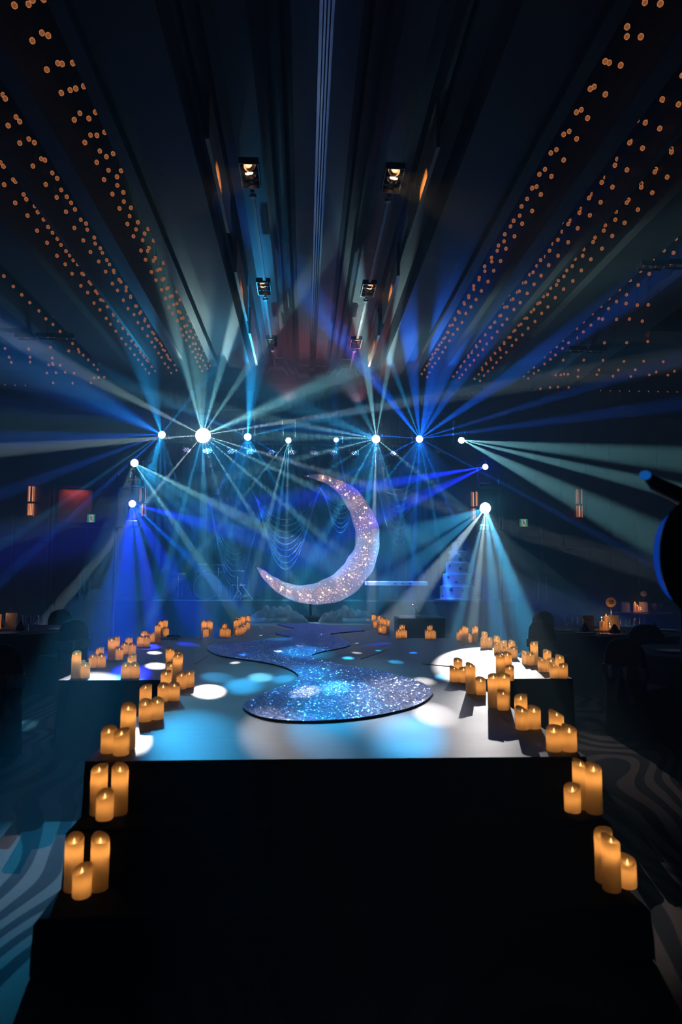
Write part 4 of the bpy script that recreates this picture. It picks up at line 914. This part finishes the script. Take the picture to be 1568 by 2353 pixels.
# drum kit
M_chr = mat('chrome', (.75, .78, .8), .15, 1); M_cym = mat('cymbal_bronze', (.5, .42, .25), .3, 1, bump=(70, 1.0)); M_drum = mat('drum_shell', (.02, .03, .05), .3); M_skin = mat('drum_head', (.30, .32, .34), .5)
dk = UY(470, 1384, 15.0); DX = dk.x
def drum(x, y, z, r, h, label, lying=False):
    t_ = thing('drum', label, 'drum', (x, y, z), 0, 'drum kit')
    Mx = (RX(PI/2) if lying else Matrix.Identity(4))
    if lying: Mx = T(0, h/2, r) @ Mx
    MB().lathe([(r, .0), (r, h)], 28, M=Mx).build('shell', M_drum, t_, smooth=True)
    MB().lathe([(r+.008, -.005), (r+.008, .02), (r-.012, .02), (r-.012, -.005)], 28, M=Mx, caps=False).build('hoop', M_chr, t_, smooth=True)
    MB().lathe([(r+.008, h-.02), (r+.008, h+.005), (r-.012, h+.005), (r-.012, h-.02)], 28, M=Mx, caps=False).build('hoop', M_chr, t_, smooth=True)
    MB().lathe([(r-.012, h+.001), (.002, h+.002)], 28, M=Mx).build('drumhead', M_drum if lying else M_skin, t_)
    if lying: MB().lathe([(.002, -.002), (r-.012, -.001)], 28, M=Mx).build('front_head', M_drum, t_)
    if not lying:
        for k in range(3):
            an = 2*PI*k/3+.5; MB().tube([(r*1.05*math.cos(an), r*1.05*math.sin(an), h*.6), (r*1.15*math.cos(an), r*1.15*math.sin(an), BZ-z+.005)], .008, 6).build('drum_leg', M_chr, t_)
drum(DX+.1, 14.75, BZ+.012, .27, .40, 'bass drum lying on its side on the left of the back platform', True)
drum(DX-.12, 15.35, BZ+.60, .15, .16, 'left small tom drum above the bass drum')
drum(DX+.27, 15.35, BZ+.58, .16, .17, 'right small tom drum above the bass drum')
drum(DX+.72, 15.1, BZ+.30, .20, .32, 'floor tom drum standing right of the bass drum')
drum(DX-.55, 15.1, BZ+.42, .18, .13, 'snare drum standing left of the bass drum')
def cymbal(px, py, r, tilt, tz_, label, y=15.0):
    p = UY(px, py, y); t_ = thing('cymbal', label, 'cymbal', (p.x, y, BZ), 0, 'drum kit')
    Mx = T(0, 0, p.z-BZ) @ RZ(tz_) @ RX(math.radians(tilt))
    MB().lathe([(r, 0), (r*.5, .018), (r*.18, .026), (r*.14, .045), (.006, .052)], 28, M=Mx).build('plate', M_cym, t_, smooth=True)
    MB().tube([(0, 0, .01), (0, 0, p.z-BZ+.08)], .010, 6).build('stand', M_chr, t_)
    for k in range(3): MB().tube([(0, 0, .35), (.26*math.cos(k*2.1), .26*math.sin(k*2.1), .008)], .009, 5).build('tripod_leg', M_chr, t_)
cymbal(420, 1323, .24, 14, .4, 'wide cymbal tilted at the left of the drum kit', 15.6)
cymbal(481, 1316, .2, 8, 0, 'high cymbal over the middle of the drum kit', 15.8)
cymbal(535, 1340, .22, 16, -.5, 'cymbal tilted at the right of the drum kit', 15.95)
cymbal(385, 1311, .2, 14, .6, 'cymbal at the far left edge of the drum kit', 15.95)
cymbal(553, 1369, .16, 10, -.3, 'low cymbal at the right edge of the drum kit', 14.6)
# small metal pedal on a black case right of the moon
pc = UY(967, 1417, 13.0)
fc = thing('flight_case', 'black equipment case on the carpet right of the moon', 'case', (pc.x, 13.1, 0))
MB().bbox(-.45, .45, -.25, .35, .04, pc.z-.004, .02).build('case_body', M_body, fc)
for sx in (-.4, .4):
    for sy in (-.2, .3): MB().lathe([(.03, 0), (.03, .045)], 10, M=T(sx, sy, 0)).build('castor', M_black, fc)
M_cop = mat('copper_metal', (.7, .35, .25), .3, 1)
fp = thing('foot_pedal', 'small metal foot pedal on the black case right of the moon', 'pedal', (pc.x, 12.98, pc.z))
MB().bbox(-.10, .13, -.06, .06, 0, .015, .005).build('base_plate', M_cop, fp)
MB().box(-.10, .10, -.04, .04, 0, .012, M=T(.01, 0, .05) @ RY(math.radians(22))).build('footboard', M_cop, fp)
MB().tube([(-.09, -.04, .01), (-.09, -.04, .15), (-.09, .04, .15), (-.09, .04, .01)], .009).build('frame', M_chr, fp)
MB().tube([(-.09, 0, .14), (-.15, 0, .20)], .007).build('beater_rod', M_chr, fp); MB().sphere((-.16, 0, .215), .022, 8, 6).build('beater', M_cop, fp)
# flat black cable cover and cable along the left wing's rear edge
c0_, c1_ = S(372, 1464), S(470, 1463)
cc = thing('cable_cover', 'flat black cable cover on the left wing\'s rear edge', 'cable cover', (c0_.x, 9.58, STAGE_Z))
MB().loft([[(0, -.10, .001), (0, -.05, .022), (0, .05, .022), (0, .10, .001)], [(c1_.x-c0_.x, -.10, .001), (c1_.x-c0_.x, -.05, .022), (c1_.x-c0_.x, .05, .022), (c1_.x-c0_.x, .10, .001)]]).build('cover', mat('black_rubber', (.015, .015, .017), .35), cc)
cb = MB(); rn = random.Random(8)
cb.tube(spline([(.12+.1*math.sin(k*1.3), .01*k % .05, .03+.012*(k % 3)) for k in range(9)], 4, False), .007, 6)
o = cb.build('cable', mat('silver_cable', (.6, .62, .66), .25, .8), loc=(c0_.x+.10, 9.56, STAGE_Z), smooth=True); tag(o, 'short tangle of silvery cable on the black cable cover', 'cable')

# ---------------------------------------------------------------- dinner tables
TZ = .75
M_tc = mat('table_linen', (.016, .017, .022), .8, bump=(80, .15)); M_plate = mat('plate', (.60, .58, .56), .18); M_nap = mat('napkin', (.010, .010, .013), .8)
M_card = mat('card_paper', (.72, .66, .58), .7); M_ink = mat('ink', (.02, .02, .025), .7); M_gold = mat('gold_edge', (.6, .42, .22), .3, 1)
def glass_mat():
    m = bpy.data.materials.new('clear_glass'); m.use_nodes = True; t = m.node_tree; t.nodes.clear(); N = t.nodes.new; L = t.links.new
    o = N('ShaderNodeOutputMaterial'); g = N('ShaderNodeBsdfGlossy'); tp = N('ShaderNodeBsdfTransparent'); mx = N('ShaderNodeMixShader'); lw = N('ShaderNodeLayerWeight'); lw.inputs[0].default_value = .25
    g.inputs['Roughness'].default_value = .06; tp.inputs[0].default_value = (.93, .95, .96, 1)
    mr = N('ShaderNodeMapRange'); mr.inputs[3].default_value = .06; mr.inputs[4].default_value = .7; L(lw.outputs['Facing'], mr.inputs[0]); L(mr.outputs[0], mx.inputs[0]); L(tp.outputs[0], mx.inputs[1]); L(g.outputs[0], mx.inputs[2]); L(mx.outputs[0], o.inputs[0])
    return m
M_glass = glass_mat()
def table(cx, cy, R, label):
    t_ = thing('round_table', label, 'table', (cx, cy, 0), 0, 'round dinner tables')
    MB().lathe([(R*1.06, .004), (R*1.04, TZ*.4), (R*1.0, TZ-.03), (R-.008, TZ-.006), (R-.03, TZ), (.01, TZ+.001)], 56, wob=lambda a, z: .035*math.sin(a*17)*max(0, 1-z/TZ)).build('tablecloth', M_tc, t_, smooth=True)
    MB().lathe([(.3, .01), (.04, .05), (.04, TZ-.05), (.3, TZ-.02)], 16).build('pedestal', M_black, t_)
    return t_
def plate(x, y, label, r=.155):
    t_ = thing('charger_plate', label, 'plate', (x, y, TZ+.003), 0, 'plates on the dinner tables')
    MB().lathe([(r*.6, 0), (r*.65, .004), (r, .016), (r, .020), (r*.62, .009), (.002, .008)], 28).build('dish', M_plate, t_, smooth=True)
    MB().lathe([(r*.97, .0165), (r*1.004, .017), (r*1.004, .0215), (r*.97, .0215)], 28, caps=False).build('rim', M_gold, t_, smooth=True)
def glass(x, y, label, kind='wine'):
    t_ = thing('wine_glass' if kind == 'wine' else 'tumbler', label, 'glass', (x, y, TZ+.003), 0, 'glasses on the dinner tables')
    if kind == 'wine':
        MB().lathe([(.034, 0), (.034, .003), (.006, .008)], 16).build('foot', M_glass, t_, smooth=True)
        MB().lathe([(.005, .007), (.004, .04), (.005, .085)], 8).build('stem', M_glass, t_, smooth=True)
        MB().lathe([(.005, .084), (.028, .098), (.041, .125), (.040, .165), (.031, .205)], 18, caps=False).build('bowl', M_glass, t_, smooth=True)
    else: MB().lathe([(.028, 0), (.031, .004), (.035, .11)], 18, caps=False).build('cup', M_glass, t_, smooth=True); MB().lathe([(.028, .001), (.028, .012)], 16).build('glass_base', M_glass, t_, smooth=True)
def napkin(x, y, label, rz=0):
    t_ = thing('napkin', label, 'napkin', (x, y, TZ+.024), rz, 'folded napkins')
    MB().loft([[(-.06, -.04, 0), (.06, -.04, 0), (.06, .04, 0), (-.06, .04, 0)], [(-.05, -.025, .05), (.05, -.025, .05), (.05, .025, .05), (-.05, .025, .05)], [(-.012, -.006, .13), (.02, -.006, .12), (.02, .006, .12), (-.012, .006, .13)]]).build('folded_cone', M_nap, t_)
    MB().loft([[(-.065, -.045, .03), (.065, -.045, .03), (.065, .045, .03), (-.065, .045, .03)], [(-.06, -.042, .045), (.06, -.042, .045), (.06, .042, .045), (-.06, .042, .045)]]).build('band', M_nap, t_)
def card(x, y, w, h, label, rz=0, lines=True):
    t_ = thing('menu_card', label, 'card', (x, y, TZ+.012), rz, 'cards on the dinner tables')
    MB().box(-w/2, w/2, 0, .004, 0, h, M=RX(math.radians(-8))).build('front_leaf', M_card, t_); MB().box(-w/2, w/2, 0, .004, 0, h, M=T(0, .08, 0) @ RX(math.radians(8))).build('rear_leaf', M_card, t_)
    if lines:
        m = MB(); rn = random.Random(2)
        for k in range(7): l_ = rn.uniform(.2, .34)*w; m.box(-l_, l_, -.0012, 0, h*(.25+.08*k), h*(.265+.08*k), M=RX(math.radians(-8)))
        m.build('printed_lines', mat('grey_ink', (.35, .3, .27), .7), t_)
def tcandle(x, y, h, r, label, jar=True, z=TZ+.013, power=.5):
    t_ = thing('table_candle', label, 'candle', (x, y, z), 0, 'lit candles on the dinner tables')
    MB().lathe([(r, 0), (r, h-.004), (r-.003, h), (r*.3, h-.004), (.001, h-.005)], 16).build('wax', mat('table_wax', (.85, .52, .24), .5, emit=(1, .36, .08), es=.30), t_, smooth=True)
    MB().lathe([(.001, h+.002), (.005, h+.010), (.004, h+.022), (.0005, h+.036)], 8).build('flame', emis('table_flame', (1, .66, .26), 6), t_, smooth=True)
    MB().tube([(0, 0, h-.006), (0, 0, h+.006)], .001, 4).build('wick', M_black, t_)
    if jar: MB().lathe([(r+.012, 0), (r+.013, h+.07)], 18, caps=False).build('glass_cylinder', M_glass, t_, smooth=True)
    make_light('candle_light', 'POINT', (0, 0, h+.05), power, (1, .5, .18), t_, .01)
def text_obj(name, s, size, m, parent, M):
    cu = bpy.data.curves.new(name, 'FONT'); cu.body = s; cu.size = size; cu.align_x = 'CENTER'; cu.align_y = 'CENTER'; cu.extrude = .0015; cu.offset = size*.012
    tmp = bpy.data.objects.new(name, cu); COL.objects.link(tmp); dg = bpy.context.evaluated_depsgraph_get()
    me = bpy.data.meshes.new_from_object(tmp.evaluated_get(dg)); bpy.data.objects.remove(tmp)
    me.materials.clear(); me.materials.append(m); o = bpy.data.objects.new(name, me); COL.objects.link(o); o.parent = parent; o.matrix_local = M
    return o
def number_sign(p, r, s, label):
    t_ = thing('table_number', label, 'table sign', (p.x, p.y, TZ+.003), math.atan2(-p.x, p.y)); h = p.z-TZ-.003
    MB().lathe([(r, 0), (r, .008)], 32, M=T(0, .004, h) @ RX(PI/2)).build('disc', mat('sign_white', (.62, .52, .42), .6), t_)
    MB().tube([(0, .006, .006), (0, .006, h-r*.9)], .005, 6).build('stem', M_gold, t_); MB().lathe([(.05, 0), (.05, .006), (.008, .012)], 20).build('foot', M_gold, t_)
    text_obj('numeral', s, r*.95, M_ink, t_, T(r*.05, -.006, h-.01*r) @ RX(PI/2) @ RZ(math.radians(8)))
def tray(x, y, L_, W_, label):
    t_ = thing('tray', label, 'tray', (x, y, TZ+.002), 0)
    MB().bbox(-L_/2, L_/2, -W_/2, W_/2, 0, .008, .004).build('plate', mat('tray_white', (.6, .55, .5), .25), t_); MB().loft([[(-L_/2, -W_/2, .008), (L_/2, -W_/2, .008), (L_/2, W_/2, .008), (-L_/2, W_/2, .008)], [(-L_/2-.01, -W_/2-.01, .016), (L_/2+.01, -W_/2-.01, .016), (L_/2+.01, W_/2+.01, .016), (-L_/2-.01, W_/2+.01, .016)]], caps=False).build('rim', M_gold, t_)
def tp(px, py): return UZ(px, py, TZ)
T1 = tp(1395, 1447); T1.y = 9.95
table(T1.x, T1.y, .97, 'round dark-clothed dinner table with the number 25')
def at1(px, dy): p = UY(px, 1400, T1.y+dy); return p.x, p.y
number_sign(UY(1404.5, 1384, T1.y+.12), .073, '25', 'white disc table sign reading 25')
tray(*at1(1375, .0), .62, .30, 'white tray under the candles on table 25')
card(*at1(1354, -.10), .165, .215, 'printed white menu card left of the candles on table 25', .05)
card(*at1(1412, -.02), .15, .215, 'folded card glowing orange right of candles on table 25', -.1, False)
x, y = at1(1383, -.04); tcandle(x, y, .13, .035, 'short lit candle in glass cylinder on table 25')
x, y = at1(1393, .10); tcandle(x, y, .195, .036, 'tall lit pillar candle in the middle of table 25', False)
x, y = at1(1401, -.12); tcandle(x, y, .05, .02, 'small lit tealight beside the folded card on table 25', True, power=.3)
for i, (px, dy, k, lb) in enumerate([(1293, -.25, 'tumbler', 'tumbler at the left end of table 25'), (1302, -.1, 'wine', 'leftmost wine glass on table 25'), (1320, -.2, 'wine', 'second wine glass from left on table 25'), (1333, -.3, 'wine', 'third wine glass from left on table 25'), (1362, -.55, 'tumbler', 'tumbler in front of the menu card on table 25'), (1378, -.45, 'wine', 'wine glass in front of the candles on table 25'), (1432, -.4, 'wine', 'large wine glass right of the folded card on table 25'), (1452, -.15, 'wine', 'wine glass left in the right-hand trio on table 25'), (1464, -.3, 'wine', 'front wine glass in the right-hand trio on table 25'), (1475, -.1, 'wine', 'wine glass right in the right-hand trio on table 25'), (1486, -.4, 'tumbler', 'tumbler at the right end of table 25')]):
    x, y = at1(px, dy); glass(x, y, lb, k)
for px, dy, lb in ((1247, -.12, 'plate at the far left rim of table 25'), (1318, -.66, 'front left plate on table 25'), (1412, -.78, 'front middle plate on table 25'), (1502, -.45, 'plate at the right rim of table 25'), (1540, -.05, 'plate at the far right rim of table 25')):
    x, y = at1(px, dy)
    if (x-T1.x)**2+(y-T1.y)**2 > .8**2:
        d = Vector((x-T1.x, y-T1.y)); d *= .79/d.length; x, y = T1.x+d.x, T1.y+d.y
    plate(x, y, lb); 
    if px in (1318, 1412, 1502): napkin(x, y, 'dark folded napkin on the %s plate of table 25' % {1318: 'front left', 1412: 'front middle', 1502: 'right rim'}[px], .2)
T2 = tp(1490, 1408); table(T2.x, T2.y+.1, .95, 'far dark dinner table by the right wall')
def at2(px, dy): p = UY(px, 1390, T2.y+dy); return p.x, p.y
number_sign(UY(1480, 1364, T2.y+.15), .062, '28', 'small white disc table sign reading 28')
tray(*at2(1458, .05), .62, .30, 'white tray under the candles on the far right table')
card(*at2(1440, -.02), .17, .22, 'white card left of the candles on the far right table', .05, False)
card(*at2(1481, .02), .17, .22, 'amber-lit card right of the candles on the far right table', -.1, False)
for px, dy, h, lb in ((1460, .05, .19, 'tallest lit candle on the far right table'), (1466, -.05, .13, 'middle lit candle on the far right table'), (1473, -.1, .05, 'smallest lit candle on the far right table')):
    x, y = at2(px, dy); tcandle(x, y, h, .033 if h > .1 else .02, lb, h < .1, power=.35)
for px, dy, lb in ((1424, -.3, 'left plate on the far right table'), (1530, -.5, 'right plate on the far right table')):
    x, y = at2(px, dy); plate(x, y, lb)
for px, dy, lb in ((1505, -.2, 'left wine glass on the far right table'), (1522, -.15, 'right wine glass on the far right table')):
    x, y = at2(px, dy); glass(x, y, lb)
T3 = tp(8, 1446); T3.y = 10.1; T3.x = UY(10, 1440, 10.1).x
table(T3.x, T3.y, .97, 'dark dinner table cut off by the left picture edge')
def at3(px, dy): p = UY(px, 1400, T3.y+dy); return p.x, p.y
tray(*at3(14, .02), .40, .30, 'white tray on the dinner table at the left edge')
x, y = at3(-2, .0); tcandle(x, y, .20, .036, 'lit candle at the very left picture edge', False, power=.4)
card(*at3(25, .05), .15, .22, 'dim card standing on the dinner table at the left edge', .1, False)
for px, dy, k, lb in ((15, -.3, 'wine', 'large wine glass in front of the card at the left edge'), (48, -.1, 'wine', 'second wine glass from left on the left table'), (66, -.2, 'wine', 'third wine glass from left on the left table'), (85, -.1, 'wine', 'fourth wine glass from left on the left table'), (94, .0, 'wine', 'rightmost wine glass on the left table'), (72, -.4, 'tumbler', 'tumbler among the glasses on the left table')):
    x, y = at3(px, dy); glass(x, y, lb, k)
for px, dy, lb in ((20, -.75, 'front plate on the left dinner table'), (140, -.1, 'plate at the right rim of the left dinner table')):
    x, y = at3(px, dy); plate(x, y, lb)
x, y = at3(50, -.45); napkin(x, y, 'dark folded napkin on the left dinner table')
T4 = tp(1620, 1498); table(T4.x, T4.y+.05, .80, 'nearest dark dinner table cut off by the right picture edge')
p = tp(1546, 1499); plate(p.x, p.y, 'plate on the table at the right picture edge')
# dark covered chairs with satin sashes
M_cov = mat('chair_cover', (.010, .010, .013), .75); M_sash = mat('satin_sash', (.10, .12, .20), .3, sheen=.3)
def chair_parts(t_):
    m = MB()
    m.loft([[(-.24, -.24, 0), (.24, -.24, 0), (.25, .24, 0), (-.25, .24, 0)], [(-.22, -.22, .44), (.22, -.22, .44), (.22, .22, .44), (-.22, .22, .44)], [(-.20, -.20, .48), (.20, -.20, .48), (.20, .20, .48), (-.20, .20, .48)]]); m.build('skirted_seat', M_cov, t_, smooth=True, angle=30)
    ol = [(-.21, 0), (.21, 0), (.225, .30), (.21, .42), (.15, .50), (.06, .535), (-.06, .535), (-.15, .50), (-.21, .42), (-.225, .30)]
    MB().loft([[(x*.94, -.26, z*.98+.42) for x, z in ol], [(x, -.245, z+.42) for x, z in ol], [(x, -.215, z+.42) for x, z in ol], [(x*.94, -.20, z*.98+.42) for x, z in ol]]).build('backrest', M_cov, t_, smooth=True, angle=35)
    MB().loft([[(x, y, z) for x, y in ((-.235, -.27), (.235, -.27), (.235, -.19), (-.235, -.19))] for z in (.58, .60, .67, .69)]).build('sash', M_sash, t_)
    bw = MB()
    for s in (-1, 1):
        bw.loft([[(s*.01, -.275, .60), (s*.01, -.275, .66), (s*.01, -.295, .66), (s*.01, -.295, .60)], [(s*.08, -.28, .57), (s*.08, -.28, .70), (s*.08, -.33, .70), (s*.08, -.33, .57)], [(s*.14, -.275, .58), (s*.14, -.275, .68), (s*.14, -.30, .68), (s*.14, -.30, .58)]])
        bw.loft([[(s*.01, -.275, .62), (s*.03, -.275, .62), (s*.03, -.29, .62), (s*.01, -.29, .62)], [(s*.05, -.28, .45), (s*.11, -.275, .45), (s*.11, -.285, .45), (s*.05, -.29, .45)], [(s*.07, -.28, .33), (s*.14, -.275, .35), (s*.14, -.28, .35), (s*.07, -.285, .33)]])
    bw.sphere((0, -.29, .63), .028, 8, 6); bw.build('bow', M_sash, t_)
ch0 = None
for (tx, ty, R, an, lb) in ((T1.x, T1.y, .97, -100, 'dark covered chair with blue-lit sash in front of table 25'), (T1.x, T1.y, .97, -150, 'dark round-backed chair at the left front of table 25'), (T1.x, T1.y, .97, -52, 'dark covered chair at the right front of table 25'), (T1.x, T1.y, .97, 110, 'dark covered chair behind table 25'), (T2.x, T2.y+.1, .95, -75, 'dark covered chair in front of the far right table'), (T3.x, T3.y, .97, -35, 'dark covered chair at the front of the left dinner table'), (T3.x, T3.y, .97, 80, 'dark covered chair behind the left dinner table'), (T4.x, T4.y+.05, .8, -150, 'dark covered chair at the nearest right-hand table')):
    a = math.radians(an); d = R+.34; loc = (tx+d*math.cos(a), ty+d*math.sin(a), 0); rz = a+PI/2
    if ch0 is None: ch0 = thing('covered_chair', lb, 'chair', loc, rz, 'covered dining chairs'); chair_parts(ch0)
    else: c = clone(ch0, None, loc, rz); c['label'] = lb
p = UZ(-12, 1580, 0); loc = (UY(-15, 1500, 6.3).x, 6.3, 0); c = clone(ch0, None, loc, .5); c['label'] = 'dark covered chair with bright blue sash at the left picture edge'
